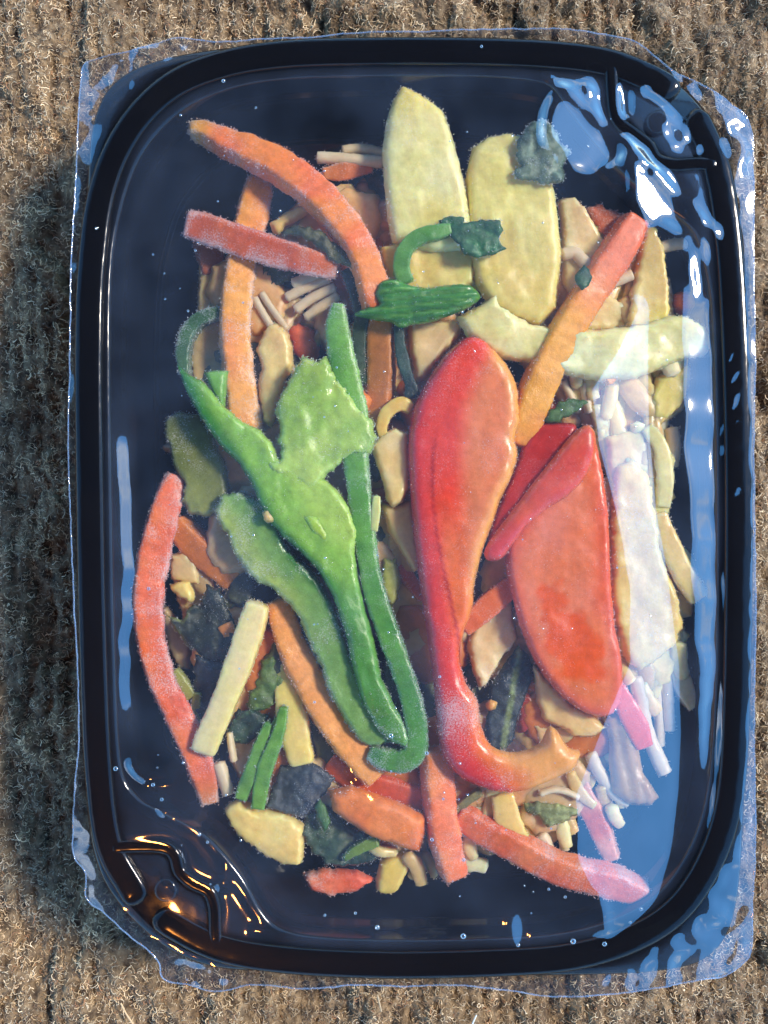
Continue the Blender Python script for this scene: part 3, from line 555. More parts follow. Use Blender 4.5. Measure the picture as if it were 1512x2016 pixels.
slab('red_pepper_piece', 'small dark red pepper square showing inside the red hook', PE, [(1018,1368),(1045,1362),(1054,1400),(1048,1432),(1022,1440),(1016,1400)], -9, 3, M_PEPPER, L(150,44,40), L(170,60,50), .15)
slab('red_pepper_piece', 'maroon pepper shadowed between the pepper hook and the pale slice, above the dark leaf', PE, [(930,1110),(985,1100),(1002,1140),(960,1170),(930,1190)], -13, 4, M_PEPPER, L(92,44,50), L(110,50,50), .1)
# ---- green peppers
def gcol(dark, light, w=18):
    return lambda c, x, y, d: blend(blend(c, dark, (1 - sstep(0, w, d)) * .0), light, sstep(4, w * 2, d) * .5)
def gc(c, x, y, d):
    # skin stays on the left and lower side, pale flesh inside
    xl = np.interp(y, [720,800,880,960,1020,1090,1150,1250,1350,1440,1500], [350,385,440,490,520,585,640,690,720,760,790])
    k = x - xl
    c = blend(L(50,120,50) + 0*c, L(122,174,80) + 0*c, sstep(10, 46, k))
    c = blend(c, L(164,198,104), sstep(60, 120, k) * (1 - sstep(1040, 1120, y)) * .7)
    return blend(c, L(74,136,66), sstep(1120, 1200, y) * .75)
gp = slab('green_pepper_strip', 'large green pepper strip with ragged pale flesh, folded into a long loop', PE,
     [(348,716),(372,736),(400,752),(418,772),(442,800),(478,830),(512,846),(535,872),(548,900),(566,918),(600,930),(632,938),(662,962),(690,1000),(706,1050),(700,1090),(706,1140),(722,1200),(738,1270),(752,1335),(775,1385),(800,1425),(812,1452),(800,1470),(770,1462),(738,1430),(712,1380),(694,1310),(678,1240),(656,1175),(628,1125),(590,1085),(556,1056),(528,1022),(508,985),(492,945),(472,915),(440,885),(410,845),(382,800),(362,760)],
     -1.3, 4, M_GREEN, GR, None, .3, rag=1.6, rnd=9, bow=.4, lump=.9, frostfn=lambda q, x, y, d: q + .35 * np.exp(-((x - 790)**2 + (y - 1430)**2) / 70**2), colfn=gc, sp=6.5)
strip('pepper_wall', None, None, [(668,600,-2.4),(664,640,-2),(670,690,-1.8),(684,750,-1.8),(694,820,-1.6),(700,900,-1.5),(708,970,-1.5),(716,1040,-1.5),(726,1110,-1.6),(742,1180,-1.7),(766,1250,-1.6),(788,1310,-1.5),(808,1370,-1.4),(820,1430,-1.3),(816,1476,-1.5),(790,1494,-1.8),(755,1490,-2.4),(725,1476,-3.4)],
      [22,44,52,54,60,50,46,44,42,44,44,42,42,46,46,46,44,30], 0, 5.5, M_GREEN, L(92,152,74), L(64,128,60), .5, parent=gp, rag=.07, colfn=lambda c, x, y, t, U, V: blend(blend(c, L(112,168,76), (1 - sstep(.2, .4, t)) * sstep(-.6, .3, -U) * .8), L(34,84,50), sstep(.4, .95, -U * 0 + U * 1.0) * sstep(.45, .7, t) * .0 + sstep(.5, 1, -U) * sstep(.4, .6, t) * .6), fuzz=1.3)
slab('pale_flesh', None, None, [(596,700),(620,712),(645,700),(660,740),(700,790),(735,830),(742,862),(728,895),(700,890),(672,912),(640,938),(618,965),(600,975),(590,950),(566,944),(536,930),(524,908),(548,905),(556,885),(548,868),(552,835),(540,812),(548,790),(566,760),(580,725)], -1.0, 3.4, M_GREEN, L(164,198,112), L(132,176,92), .4, parent=gp, rag=4.2, rnd=6, lump=1.2, fuzz=1.0)
slab('pale_flesh', None, None, [(596,1008),(622,1012),(648,1040),(652,1072),(630,1066),(604,1040)], -.6, 2.2, M_GREEN, L(158,196,70), L(140,182,70), .25, parent=gp, rnd=12)
slab('pepper_wall', None, None, [(760,1290),(790,1320),(806,1390),(800,1440),(770,1430),(752,1380),(748,1330)], -6, 3, M_GREEN, L(28,66,44), L(34,76,48), .2, parent=gp, rnd=12, rag=.8)
def g2c(c, x, y, d):
    xr = np.interp(y, [980,1040,1100,1170,1280,1390,1460], [500,550,585,650,700,745,790]); k = xr - x
    return blend(blend(L(40,104,56) + 0*c, L(106,152,90) + 0*c, sstep(6, 30, k)), L(144,172,100), sstep(36, 90, k) * (1 - sstep(1150, 1300, y)))
slab('green_pepper_strip', 'second green pepper strip, pale and frosted, just left of the big folded loop', PE,
     [(440,974),(470,968),(505,978),(540,992),(552,1030),(560,1068),(590,1100),(628,1142),(658,1190),(680,1250),(704,1310),(728,1370),(752,1410),(775,1445),(768,1462),(738,1470),(712,1462),(680,1420),(650,1370),(630,1310),(606,1262),(585,1210),(560,1180),(536,1160),(505,1148),(482,1120),(460,1085),(446,1050),(428,1025),(424,998)],
     -3.4, 4, M_GREEN, GR, None, .55, rag=2.8, rnd=9, lump=.7, colfn=g2c, fuzz=1.2, tilt=(.25, -.1))
slab('green_pepper_piece', 'dull olive green pepper piece at the left edge of the food above the bowed carrot', PE, [(326,822),(352,810),(390,818),(416,838),(430,880),(448,930),(452,970),(440,1005),(405,1018),(372,1010),(358,985),(364,955),(345,925),(334,880),(324,850)], -7, 4, M_GREEN, L(96,112,66), L(132,146,80), .5, rag=3, colfn=lambda c, x, y, d: blend(c, L(70,90,70), sstep(0, 60, 880 - y) * .7), fuzz=1.3)
strip('green_pepper_strip', 'thin frosted dark green pepper arc at the upper left of the loop', PE, [(440,616,-7),(402,626,-7),(374,652,-7),(362,694,-7),(366,740,-7.4)], [22,28,30,28,22], 0, 4, M_GREEN, L(64,104,70), L(50,88,62), .6, fuzz=1.4)
slab('green_pepper_piece', 'small flat green pepper triangle right of the pointed tip of the large loop', PE, [(402,734),(425,729),(450,730),(446,770),(444,806),(432,800),(420,776)], -3.2, 3, M_GREEN, L(96,156,74), L(112,168,84), .3, rnd=8, rag=.8)
slab('green_pepper_piece', 'pale green frosted pepper shard right of the loop near the red pepper', PE, [(756,1096),(780,1100),(790,1140),(784,1180),(770,1200),(752,1170),(748,1130)], -7, 3, M_GREEN, L(150,160,96), L(126,146,80), .5, rag=2.4)
slab('green_pepper_piece', 'tiny green square of pepper lying in the shadow inside the loop', PE, [(607,1118),(626,1120),(620,1134),(614,1142),(604,1134)], -7, 1.5, M_GREEN, L(60,100,60), None, .2, rnd=6, rag=.8)
# ---- green stems and leaves
slab('green_stalk', 'ribbed bright green stalk piece lying across the long curved carrot and a yellow slice', 'stalk', [(698,620),(722,606),(745,600),(736,582),(748,556),(775,550),(810,562),(850,566),(890,560),(925,562),(946,584),(925,604),(890,620),(850,634),(812,640),(790,646),(770,636),(735,630)], -.2, 3.4, M_GREEN, L(40,102,44), L(64,132,56), .06, rnd=16, rag=1, sp=5, rib=(.12, 1, 15, .5), fuzz=.3, colfn=lambda c, x, y, d: blend(c, L(96,158,84), sstep(.5, .9, np.sin((y + .12 * x) * 2 * math.pi / 17)) * .6))
strip('green_stalk', 'curled pale green stem hooked over the ribbed one and ending in a dark leaf', 'stalk', [(800,560,-1.4),(790,525,-.6),(800,490,0),(828,466,.1),(862,458,-.1),(890,452,-.4)], [34,34,32,32,30,20], 0, 2.6, M_GREEN, L(96,152,84), L(68,126,62), .12, fuzz=.3, rag=.04)
slab('leaf', 'dark blue-green leaf at the end of the curled stem on the yellow slices', 'leaf', [(864,434),(888,424),(915,428),(912,440),(950,432),(984,434),(990,452),(982,470),(998,490),(975,500),(940,508),(912,500),(905,480),(885,468),(870,452)], -.3, 1.4, M_LEAF, L(34,74,58), L(52,102,66), .25, rnd=7, lump=1.0, rag=2)
slab('leaf', 'frosted grey-green leaf beside the white cloud reflection at the upper right', 'leaf', [(1040,242),(1064,232),(1090,246),(1098,270),(1122,300),(1112,326),(1108,356),(1080,362),(1050,356),(1018,354),(1012,340),(1028,326),(1016,306),(1018,276)], -1.4, 2.0, M_LEAF, L(62,84,74), L(104,122,100), .55, rnd=8, lump=1.4, rag=3, fuzz=1.4)
slab('leaf', 'tiny dark leaf fleck on the edge of the straight leaning carrot', 'leaf', [(1130,540),(1140,534),(1150,520),(1158,532),(1166,546),(1160,562),(1146,572),(1136,562)], -.6, 1.0, M_LEAF, L(28,66,50), L(50,96,60), .1, rnd=5, rag=1.5, fuzz=.3)
slab('leaf', 'small pointed green leaf above the broad red pepper piece', 'leaf', [(1068,832),(1078,806),(1100,790),(1130,784),(1158,792),(1140,806),(1120,822),(1095,832)], -3, 2, M_LEAF, L(70,104,44), L(52,84,40), .25, rnd=8, rib=(.6, 1, 12, .15), fuzz=.6)
strip('dark_stalk', 'dark blue-green stem hanging below the ribbed green one to the tip of the red pepper', 'stalk', [(784,636,-4),(788,680,-3.8),(796,720,-3.6),(808,756,-3.8),(812,784,-4.2)], [18,22,24,22,34], 0, 2, M_LEAF, L(30,52,52), L(44,74,64), .15, fuzz=.3)
slab('leaf', 'wrinkled blackish leaf with a pale green rim at the lower left', 'leaf', [(326,1210),(360,1222),(372,1196),(395,1190),(405,1150),(432,1160),(450,1200),(470,1240),(480,1290),(455,1306),(420,1302),(392,1290),(366,1266),(345,1240)], -7.5, 2, M_LEAF, LD, L(44,54,52), .3, rnd=8, lump=2.2, rag=3, colfn=lambda c, x, y, d: blend(c, L(126,136,74), (1 - sstep(0, 7, d)) * sstep(0, 30, 390 - x) * .9))
slab('leaf', 'long blackish leaf hanging below the wrinkled one, left of the pale baton', 'leaf', [(386,1290),(430,1296),(462,1300),(450,1340),(425,1385),(400,1430),(384,1400),(380,1340)], -9, 2, M_LEAF, L(28,36,46), L(40,48,54), .3, rnd=8, lump=1.6, rag=3)
slab('leaf', 'dark grey leaf scrap between the lower left carrot and the frosted green strip', 'leaf', [(455,1140),(470,1105),(500,1150),(498,1180),(478,1198),(456,1190),(446,1176)], -9.5, 2, M_LEAF, L(40,50,46), L(56,66,52), .2, rnd=8, lump=.8)
slab('leaf', 'crumpled green floret between the pale baton and the orange carrot strip', 'leaf', [(512,1300),(540,1290),(558,1310),(556,1360),(545,1385),(520,1400),(494,1402),(482,1385),(498,1350)], -7, 4, M_LEAF, L(60,88,40), L(90,118,52), .3, rnd=12, lump=3, rag=4)
slab('leaf', 'curly dark leaf tuft right of the lower end of the pale baton', 'leaf', [(470,1395),(500,1400),(530,1410),(520,1440),(495,1460),(465,1466),(445,1440),(455,1415)], -8, 3, M_LEAF, L(30,54,52), L(52,90,62), .25, rnd=9, lump=3, rag=4)
strip('green_stalk', 'pale green stem beside the long bowed carrot at the lower left', 'stalk', [(342,1318,-9),(360,1345,-9),(378,1375,-9)], [20,26,24], 0, 3, M_GREEN, L(130,146,84), None, .3)
strip('green_stalk', 'short upright olive stem between the bowed carrot and the pale baton', 'stalk', [(390,1360,-9),(386,1405,-9),(386,1450,-9)], [16,22,18], 0, 3, M_GREEN, L(120,132,62), None, .2)
bok = [[(560,1390,-5.2),(546,1450,-4.8),(520,1520,-4.4),(508,1592,-4.6)], [(530,1420,-5.6),(512,1470,-5),(490,1530,-4.8),(474,1574,-5)], [(548,1410,-6),(530,1470,-5.6),(504,1540,-5.4)]]
b0 = strip('green_stalk', 'bright green stringy stem bundle between the pale baton and the yellow baton', 'stalk', bok[0], [16,26,32,26], 0, 3, M_GREEN, L(72,128,56), L(96,150,70), .15, fuzz=.6, patch=20)
strip('stalk_strand', None, None, bok[1], [16,26,30,24], 0, 3, M_GREEN, L(60,116,56), L(96,150,72), .15, parent=b0, fuzz=.5, patch=20)
strip('stalk_strand', None, None, bok[2], [12,20,14], 0, 3, M_GREEN, L(84,130,66), L(50,96,50), .1, parent=b0, fuzz=.5)
slab('leaf', 'slate grey leaf at the foot of the stringy green stem', 'leaf', [(552,1506),(600,1500),(630,1508),(660,1532),(640,1560),(622,1590),(600,1612),(560,1600),(524,1590),(536,1550)], -7.5, 2, M_LEAF, L(52,62,74), L(70,80,86), .35, rnd=8, lump=1.6, rag=2.5)
slab('leaf', 'dark teal crumpled leaf left of the thick carrot slab at the bottom', 'leaf', [(600,1600),(640,1580),(664,1606),(700,1636),(740,1650),(760,1680),(720,1700),(680,1706),(640,1700),(612,1676),(598,1640)], -8, 2.4, M_LEAF, L(34,56,54), L(60,86,66), .3, rnd=8, lump=2.2, rag=3.5)
strip('green_stalk', 'thin green stem tip crossing the crumpled teal leaf at the bottom', 'stalk', [(676,1690,-6),(705,1670,-5.6),(745,1652,-5.6)], [10,20,24], 0, 2.2, M_GREEN, L(96,130,70), L(70,110,56), .2, fuzz=.5)
slab('leaf', 'small green leaf scrap standing left of the thick carrot slab', 'leaf', [(630,1570),(644,1590),(650,1620),(640,1640),(626,1620),(622,1590)], -5.6, 1.4, M_LEAF, L(50,92,48), L(70,110,60), .2, rnd=6)
slab('leaf', 'glossy blackish leaf with a pale green vein inside the red pepper hook', 'leaf', [(960,1400),(966,1350),(990,1310),(1020,1270),(1044,1290),(1048,1330),(1036,1370),(1020,1410),(1010,1460),(985,1480),(962,1470),(950,1440)], -8, 2.4, M_LEAF, L(24,38,48), L(36,56,62), .2, rnd=8, lump=1.4, rag=2, colfn=lambda c, x, y, d: blend(c, L(120,144,92), (1 - sstep(3, 8, np.abs(x - (1016 - (y - 1320) * .18)) + 2 * fbm(x / 12, y / 12))) * .9))
slab('leaf', 'striped grey-green leaf under the right end of the red pepper hook', 'leaf', [(1030,1580),(1060,1576),(1100,1584),(1142,1590),(1140,1604),(1110,1620),(1078,1628),(1060,1608),(1036,1600)], -7, 2, M_LEAF, L(84,104,78), L(150,160,104), .3, rnd=8, rib=(-.1, 1, 14, .2), lump=1)
slab('leaf', 'tiny green leaf crumb lying alone on the tray near the lower left vent', 'leaf', [(492,1780),(504,1760),(514,1772),(520,1790),(508,1800),(496,1796)], -17, 1.6, M_LEAF, L(60,100,54), L(44,76,44), .3, rnd=6, rag=2)
slab('leaf', 'black wet leaf crumb lying right of the tiny green crumb near the bottom left', 'leaf', [(535,1770),(560,1762),(590,1780),(596,1805),(570,1812),(545,1800)], -17, 2, M_LEAF, L(30,34,28), L(74,66,40), .3, rnd=8, lump=1.4, rag=4)
slab('leaf', 'olive brown leaf twisted over the right end of the frosted reddish carrot', 'leaf', [(548,458),(580,446),(612,448),(640,460),(665,485),(690,500),(705,540),(680,528),(655,512),(630,492),(600,470),(572,466)], -2.6, 2, M_LEAF, L(86,90,58), L(60,66,46), .25, rnd=8, rib=(-.6, 1, 14, .2), lump=.8)
slab('leaf', 'olive ruffled leaf under the middle of the frosted reddish carrot', 'leaf', [(512,530),(540,522),(580,530),(576,552),(548,565),(530,580),(514,560)], -9, 2, M_LEAF, L(74,84,46), L(56,66,44), .2, rnd=8, rib=(1, .4, 12, .2))
strip('dark_stalk', 'dark green stem running down beside the lower end of the long curved carrot', 'stalk', [(680,530,-5),(700,570,-5),(712,620,-5),(708,680,-6),(718,760,-7)], [22,30,30,26,22], 0, 2.4, M_LEAF, L(50,72,52), L(34,54,44), .15)
slab('leaf', 'nearly black leaf behind the left edge of the tallest yellow slice', 'leaf', [(722,345),(752,340),(770,380),(765,430),(740,480),(724,450),(718,400)], -12, 2, M_LEAF, L(36,44,46), L(50,56,52), .15, rnd=8, lump=1.5)
strip('dark_stalk', 'thin olive stem touching the foot of the red pepper hook', 'stalk', [(948,1556,-6),(920,1576,-6),(894,1596,-6.4)], [16,18,14], 0, 2, M_LEAF, L(126,120,72), None, .1, fuzz=.4)
slab('leaf', 'dark navy leaf hidden inside the lower part of the green pepper loop', 'leaf', [(600,1180),(640,1190),(668,1222),(660,1240),(640,1236),(612,1210)], -9, 2, M_LEAF, L(28,44,56), None, .1)
# ---- yellow and pale pieces
slab('yellow_slice', 'tallest pale yellow pointed slice at the top centre', VG, [(790,172),(806,176),(842,196),(872,220),(888,262),(904,320),(918,380),(926,430),(930,490),(900,500),(850,500),(800,486),(772,478),(762,430),(757,370),(752,300),(760,240),(774,196)], -2.4, 5, M_YELLOW, L(231,213,144), L(228,216,165), .45, rag=1.2, rnd=18, bow=.6, colfn=lambda c, x, y, d: blend(blend(c, L(231,206,95), (1 - sstep(190, 250, y)) * .7), L(228,197,106), (1 - sstep(0, 60, np.hypot(x - 850, y - 430))) * .5), fuzz=1.2)
slab('yellow_slice', 'broad rounded pale yellow slice right of the tallest one, under the grey-green leaf', VG, [(930,292),(958,272),(1000,264),(1040,272),(1070,310),(1092,380),(1098,430),(1106,500),(1100,560),(1095,610),(1060,642),(1010,630),(960,600),(935,560),(925,500),(918,430),(916,350)], -3.4, 5, M_YELLOW, L(228,210,135), L(222,201,126), .25, rag=1, rnd=18, bow=.8, fuzz=.9)
slab('yellow_slice', 'pale yellow slice under the curled green stem in the centre', VG, [(748,488),(800,474),(850,480),(905,490),(934,510),(936,560),(900,580),(850,576),(800,590),(760,560)], -4.4, 4, M_YELLOW, L(227,207,132), L(222,198,121), .1, rag=1.5, fuzz=.6)
slab('pale_slice', 'wide pale band-like slice crossing the right half below the rounded yellow ones', VG, [(898,626),(935,606),(960,590),(975,572),(985,602),(1020,622),(1050,640),(1110,648),(1180,648),(1260,640),(1310,624),(1345,622),(1385,640),(1412,690),(1385,700),(1350,706),(1300,728),(1250,746),(1180,752),(1120,738),(1075,728),(1030,712),(985,706),(950,690),(920,664)], -3.2, 4.4, M_YELLOW, L(231,214,151), L(231,219,174), .35, rag=2, rnd=16, bow=.4, tilt=(-.15, 0), fuzz=1.2)
slab('pale_slice', 'whitish translucent slice behind the straight carrot at the upper right', VG, [(1098,394),(1130,388),(1152,412),(1175,450),(1200,500),(1220,540),(1190,600),(1130,620),(1104,560),(1106,480)], -7, 4, M_YELLOW, L(215,197,152), L(221,206,165), .35, rag=2)
slab('yellow_slice', 'upright yellow slice with frosted right edge, right of the straight carrot top', VG, [(1262,448),(1290,450),(1306,490),(1312,540),(1318,600),(1316,640),(1270,650),(1225,650),(1235,590),(1250,520)], -5.4, 5, M_YELLOW, L(222,201,132), L(217,193,126), .45, rag=2, fuzz=1.5, colfn=lambda c, x, y, d: blend(c, L(231,206,102), (1 - sstep(0, 45, np.hypot(x - 1290, y - 625))) * .7))
slab('pale_slice', 'beige slice lying just above the wide pale band, behind the straight carrot', VG, [(1130,590),(1180,570),(1232,600),(1240,645),(1190,656),(1120,650)], -7, 4, M_YELLOW, L(221,201,144), L(225,208,160), .2)
slab('yellow_slice', 'yellow slice peeping out at the far right beside the blue streak, under the wide band', VG, [(1290,740),(1330,722),(1362,716),(1356,760),(1340,800),(1310,830),(1280,830),(1276,780)], -7, 4, M_YELLOW, L(217,198,124), L(222,206,116), .35, rag=2.4)
slab('pale_slice', 'small tan wedge slice left of the big red pepper, standing on its ragged edge', VG, [(728,878),(750,856),(776,842),(804,852),(806,900),(806,956),(792,990),(774,1000),(760,985),(754,950),(742,915)], -3.4, 4, M_YELLOW, L(222,200,152), L(217,191,131), .2, rag=1.6, rnd=10, fuzz=.6)
slab('pale_slice', 'tan slice below the wedge, tapering down beside the big red pepper', VG, [(750,990),(780,996),(812,980),(820,1050),(828,1118),(814,1128),(790,1086),(764,1046)], -6, 4, M_YELLOW, L(215,187,141), L(210,180,131), .15, rag=1.4)
slab('pale_slice', 'lilac-tinted pale slice between the ribbed green stem and the red pepper tip', VG, [(800,640),(850,632),(910,628),(905,660),(880,690),(850,730),(820,760),(808,700)], -6, 4, M_YELLOW, L(211,193,160), L(217,197,145), .15)
strip('pale_baton', 'pale yellow straight baton among the dark leaves at the lower left', VG, [(510,1184,-4),(496,1230,-3.6),(480,1280,-3.4),(458,1340,-3.4),(434,1400,-3.6),(412,1450,-4),(400,1484,-4.4)], [44,54,54,52,50,52,50], 0, 5, M_YELLOW, L(227,211,151), L(222,208,164), .2, rag=.05, colfn=edgef(L(222,194,102), -1, .5, 1, .6), fuzz=.8, cap=.2)
strip('yellow_baton', 'yellow baton standing under the long orange carrot at the lower centre left', VG, [(572,1300,-8),(572,1370,-7.4),(582,1440,-6.8),(596,1504,-6.8)], [44,60,60,48], 0, 5, M_YELLOW, L(224,201,121), L(218,194,131), .2, rag=.06)
slab('pale_slice', 'pale folded slice between the upright rough carrot and the green flesh', VG, [(520,652),(540,632),(560,640),(576,680),(578,720),(560,760),(548,800),(536,846),(518,830),(508,780),(514,720),(505,690)], -6.4, 4, M_YELLOW, L(221,203,147), L(212,188,132), .25, rnd=12, fuzz=.8)
slab('yellow_slice', 'thick yellow slice at the lower left below the stringy green stem', VG, [(440,1590),(470,1570),(510,1590),(560,1596),(600,1622),(602,1670),(596,1700),(560,1700),(520,1682),(480,1650),(452,1622)], -6.4, 5, M_YELLOW, L(220,197,129), L(227,206,141), .4, rag=2.4, fuzz=1.3)
slab('yellow_slice', 'narrow bright yellow slice pointing down at the bottom centre', VG, [(748,1690),(775,1680),(815,1672),(806,1710),(784,1752),(760,1762),(738,1752),(740,1720)], -9, 4, M_YELLOW, L(221,198,106), L(215,201,138), .4, rag=2.4)
strip('yellow_baton', 'yellow baton hanging below the red pepper hook', VG, [(988,1560,-6),(996,1600,-6),(1012,1640,-6.2),(1030,1660,-6.6)], [44,50,48,40], 0, 3.4, M_YELLOW, L(220,198,126), L(215,194,131), .25)
slab('pale_slice', 'ragged pale yellow slice under the white reflection, right of the broad red pepper', VG, [(1205,920),(1240,900),(1275,930),(1290,1000),(1300,1080),(1330,1160),(1345,1230),(1330,1270),(1290,1300),(1256,1328),(1226,1290),(1206,1220),(1200,1140),(1200,1040)], -5.6, 4, M_YELLOW, L(222,203,139), L(218,197,126), .5, rag=4, rnd=14, fuzz=1.4)
strip('yellow_baton', 'frosted pale baton leaning down at the far right beside the blue streak', VG, [(1292,1010,-6),(1310,1060,-5.6),(1332,1110,-5.4),(1356,1150,-5.4),(1376,1180,-5.8)], [34,42,44,44,40], 0, 4, M_YELLOW, L(222,198,138), L(217,191,126), .5, fuzz=1.4)
strip('pale_baton', 'curved white-yellow baton right of the white reflection above the leaning one', VG, [(1268,840,-6.6),(1296,880,-6),(1306,940,-6),(1300,1000,-6.4)], [26,34,36,30], 0, 4, M_YELLOW, L(228,211,154), L(233,219,173), .4)
strip('pale_baton', 'frosted whitish baton near the far right, lower end spiky beside the black tray wall', VG, [(1322,1290,-9),(1336,1330,-8.6),(1352,1370,-8.6),(1364,1392,-9)], [40,40,34,20], 0, 4, M_YELLOW, L(220,206,165), L(227,214,178), .6, fuzz=1.6)
slab('pale_slice', 'bumpy white-edged slice below the leaning baton at the far right', VG, [(1290,1230),(1330,1210),(1356,1250),(1346,1290),(1310,1306),(1290,1290)], -8.6, 4, M_YELLOW, L(218,201,152), L(227,213,171), .6, rag=4, fuzz=1.5)
slab('brown_leaf', 'translucent brown onion-like piece curling down at the lower right', VG, [(1186,1412),(1220,1400),(1240,1424),(1256,1470),(1266,1520),(1298,1570),(1280,1586),(1240,1584),(1205,1560),(1198,1500),(1200,1455)], -6, 2.4, M_YELLOW, L(150,122,82), L(168,140,96), .12, rnd=14, rag=1, rib=(1, -.2, 26, .2), fuzz=.4)
slab('pale_slice', 'beige slice between the dark leaf and the broad red pepper piece', VG, [(1050,1310),(1080,1340),(1120,1380),(1170,1410),(1196,1430),(1170,1450),(1130,1450),(1100,1430),(1072,1420),(1056,1380)], -6.6, 3.4, M_YELLOW, L(217,191,138), L(221,197,135), .3, rag=2)
slab('pale_slice', 'whitish slice left of the glossy dark leaf, beside the neck of the red hook', VG, [(940,1200),(975,1180),(1005,1176),(1012,1220),(1020,1260),(985,1300),(962,1340),(944,1360),(930,1320),(916,1270)], -7.6, 4, M_YELLOW, L(212,193,152), L(218,200,160), .4, rag=2)
slab('yellow_chip', 'small yellow chip left of the wrinkled blackish leaf', VG, [(334,1150),(352,1144),(376,1146),(384,1170),(380,1190),(366,1184),(348,1176)], -8, 3, M_YELLOW, L(215,196,122), L(222,204,138), .3, rnd=8)
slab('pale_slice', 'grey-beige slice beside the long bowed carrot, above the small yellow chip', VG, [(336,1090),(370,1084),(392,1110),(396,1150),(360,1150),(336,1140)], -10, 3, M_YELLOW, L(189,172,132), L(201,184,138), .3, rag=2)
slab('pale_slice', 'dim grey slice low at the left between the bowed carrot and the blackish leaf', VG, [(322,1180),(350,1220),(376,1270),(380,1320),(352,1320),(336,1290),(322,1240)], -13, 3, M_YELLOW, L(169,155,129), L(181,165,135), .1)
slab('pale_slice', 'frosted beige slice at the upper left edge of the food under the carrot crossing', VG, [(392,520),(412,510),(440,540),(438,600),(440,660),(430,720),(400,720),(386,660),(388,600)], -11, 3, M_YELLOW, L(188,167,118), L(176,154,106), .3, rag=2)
slab('pale_slice', 'tan slice behind the long curved carrot near the noodle end', VG, [(640,372),(690,360),(726,390),(730,440),(715,480),(690,450),(660,420)], -10, 4, M_YELLOW, L(191,160,114), L(201,172,126), .2)
slab('yellow_slice', 'folded yellow rind between the two crossing carrots at the upper left', VG, [(532,440),(560,420),(590,405),(620,402),(612,420),(585,436),(560,446),(552,462),(536,462)], -7, 2.4, M_YELLOW, L(210,183,116), L(217,197,141), .3, rnd=8)
strip('yellow_ring', 'small curled yellow-orange peel right of the dull upright carrot', VG, [(756,866,-4.6),(752,836,-4.2),(766,808,-4),(790,796,-4),(812,806,-4.4)], [16,24,26,28,24], 0, 2.6, M_YELLOW, L(228,180,96), L(231,194,116), .1, fuzz=.4)
strip('green_sliver', 'small pale green sliver touching the right arm of the green loop', VG, [(742,975,-1.6),(740,1005,-1.4),(736,1048,-1.6)], [14,18,14], 0, 2, M_YELLOW, L(189,198,138), L(176,191,131), .1, fuzz=.3, rag=.03)
slab('orange_crumb', 'tiny orange crumb on the skin edge of the folded green pepper', VG, [(518,1010),(530,1004),(540,1010),(538,1024),(526,1030),(517,1022)], -.4, 1.8, M_YELLOW, L(210,178,121), L(217,158,99), .3, rnd=6, fuzz=.4)
slab('orange_crumb', 'tiny orange crumb on the dark leaf inside the red hook', VG, [(954,1386),(966,1376),(978,1384),(976,1398),(962,1402)], -6.2, 2, M_YELLOW, L(222,158,99), None, .2, rnd=6, fuzz=.4)
for pl_, zz, c_, lb in [
    ([(1080,470),(1160,440),(1250,470),(1320,560),(1330,640),(1200,660),(1080,640)], -9, L(226,206,150), 'large pale slice hidden behind the straight carrot and the upright yellow slice'),
    ([(1040,704),(1200,744),(1330,704),(1350,800),(1280,862),(1180,840),(1100,800)], -9.5, L(222,200,150), 'pale slice low under the wide band-like slice at the right'),
    ([(1190,860),(1290,830),(1330,900),(1320,1010),(1250,1040),(1195,1000)], -7.5, L(230,212,156), 'pale slice under the white streak level with the top of the broad red piece'),
    ([(1200,1180),(1310,1170),(1345,1240),(1320,1340),(1250,1380),(1210,1300)], -8, L(226,204,140), 'yellowish slice under the foot of the white streak at the right'),
    ([(1040,1420),(1160,1430),(1200,1500),(1160,1560),(1080,1540)], -9, L(214,184,134), 'beige slice right of the tip of the red pepper hook'),
    ([(930,1560),(1060,1580),(1110,1640),(1060,1690),(940,1670)], -10, L(212,186,136), 'beige slice behind the long coral carrot at the bottom'),
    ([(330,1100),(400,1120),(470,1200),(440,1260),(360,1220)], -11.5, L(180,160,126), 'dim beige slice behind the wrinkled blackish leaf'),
    ([(560,1240),(640,1260),(680,1400),(640,1480),(580,1420)], -10, L(206,170,120), 'tan slice between the long orange carrot and the second green pepper strip'),
    ([(596,1490),(660,1476),(694,1560),(640,1600),(604,1560)], -9.6, L(206,186,150), 'pale slice behind the slate grey leaf, left of the bottom glint'),
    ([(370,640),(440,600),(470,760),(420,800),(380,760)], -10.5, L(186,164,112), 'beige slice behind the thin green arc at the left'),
    ([(560,880),(700,880),(740,1050),(640,1100),(560,1040)], -8.6, L(200,160,116), 'tan slice under the pale flesh of the folded green pepper'),
    ([(930,380),(960,420),(956,520),(940,600),(900,620),(900,520)], -6.4, L(232,212,138), 'narrow yellow slice in the gap between the two tallest yellow slices'),
    ([(960,1180),(1030,1200),(1060,1300),(1000,1330),(930,1300)], -10, L(204,178,140), 'pale slice deep behind the neck of the red pepper hook'),
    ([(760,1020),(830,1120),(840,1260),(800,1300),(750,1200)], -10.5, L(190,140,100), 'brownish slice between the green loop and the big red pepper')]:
    slab('pale_slice', lb, VG, pl_, zz, 4.5, M_YELLOW, c_, c_ * .9, .3, rag=3.5, rnd=8, lump=.8, fuzz=.6)
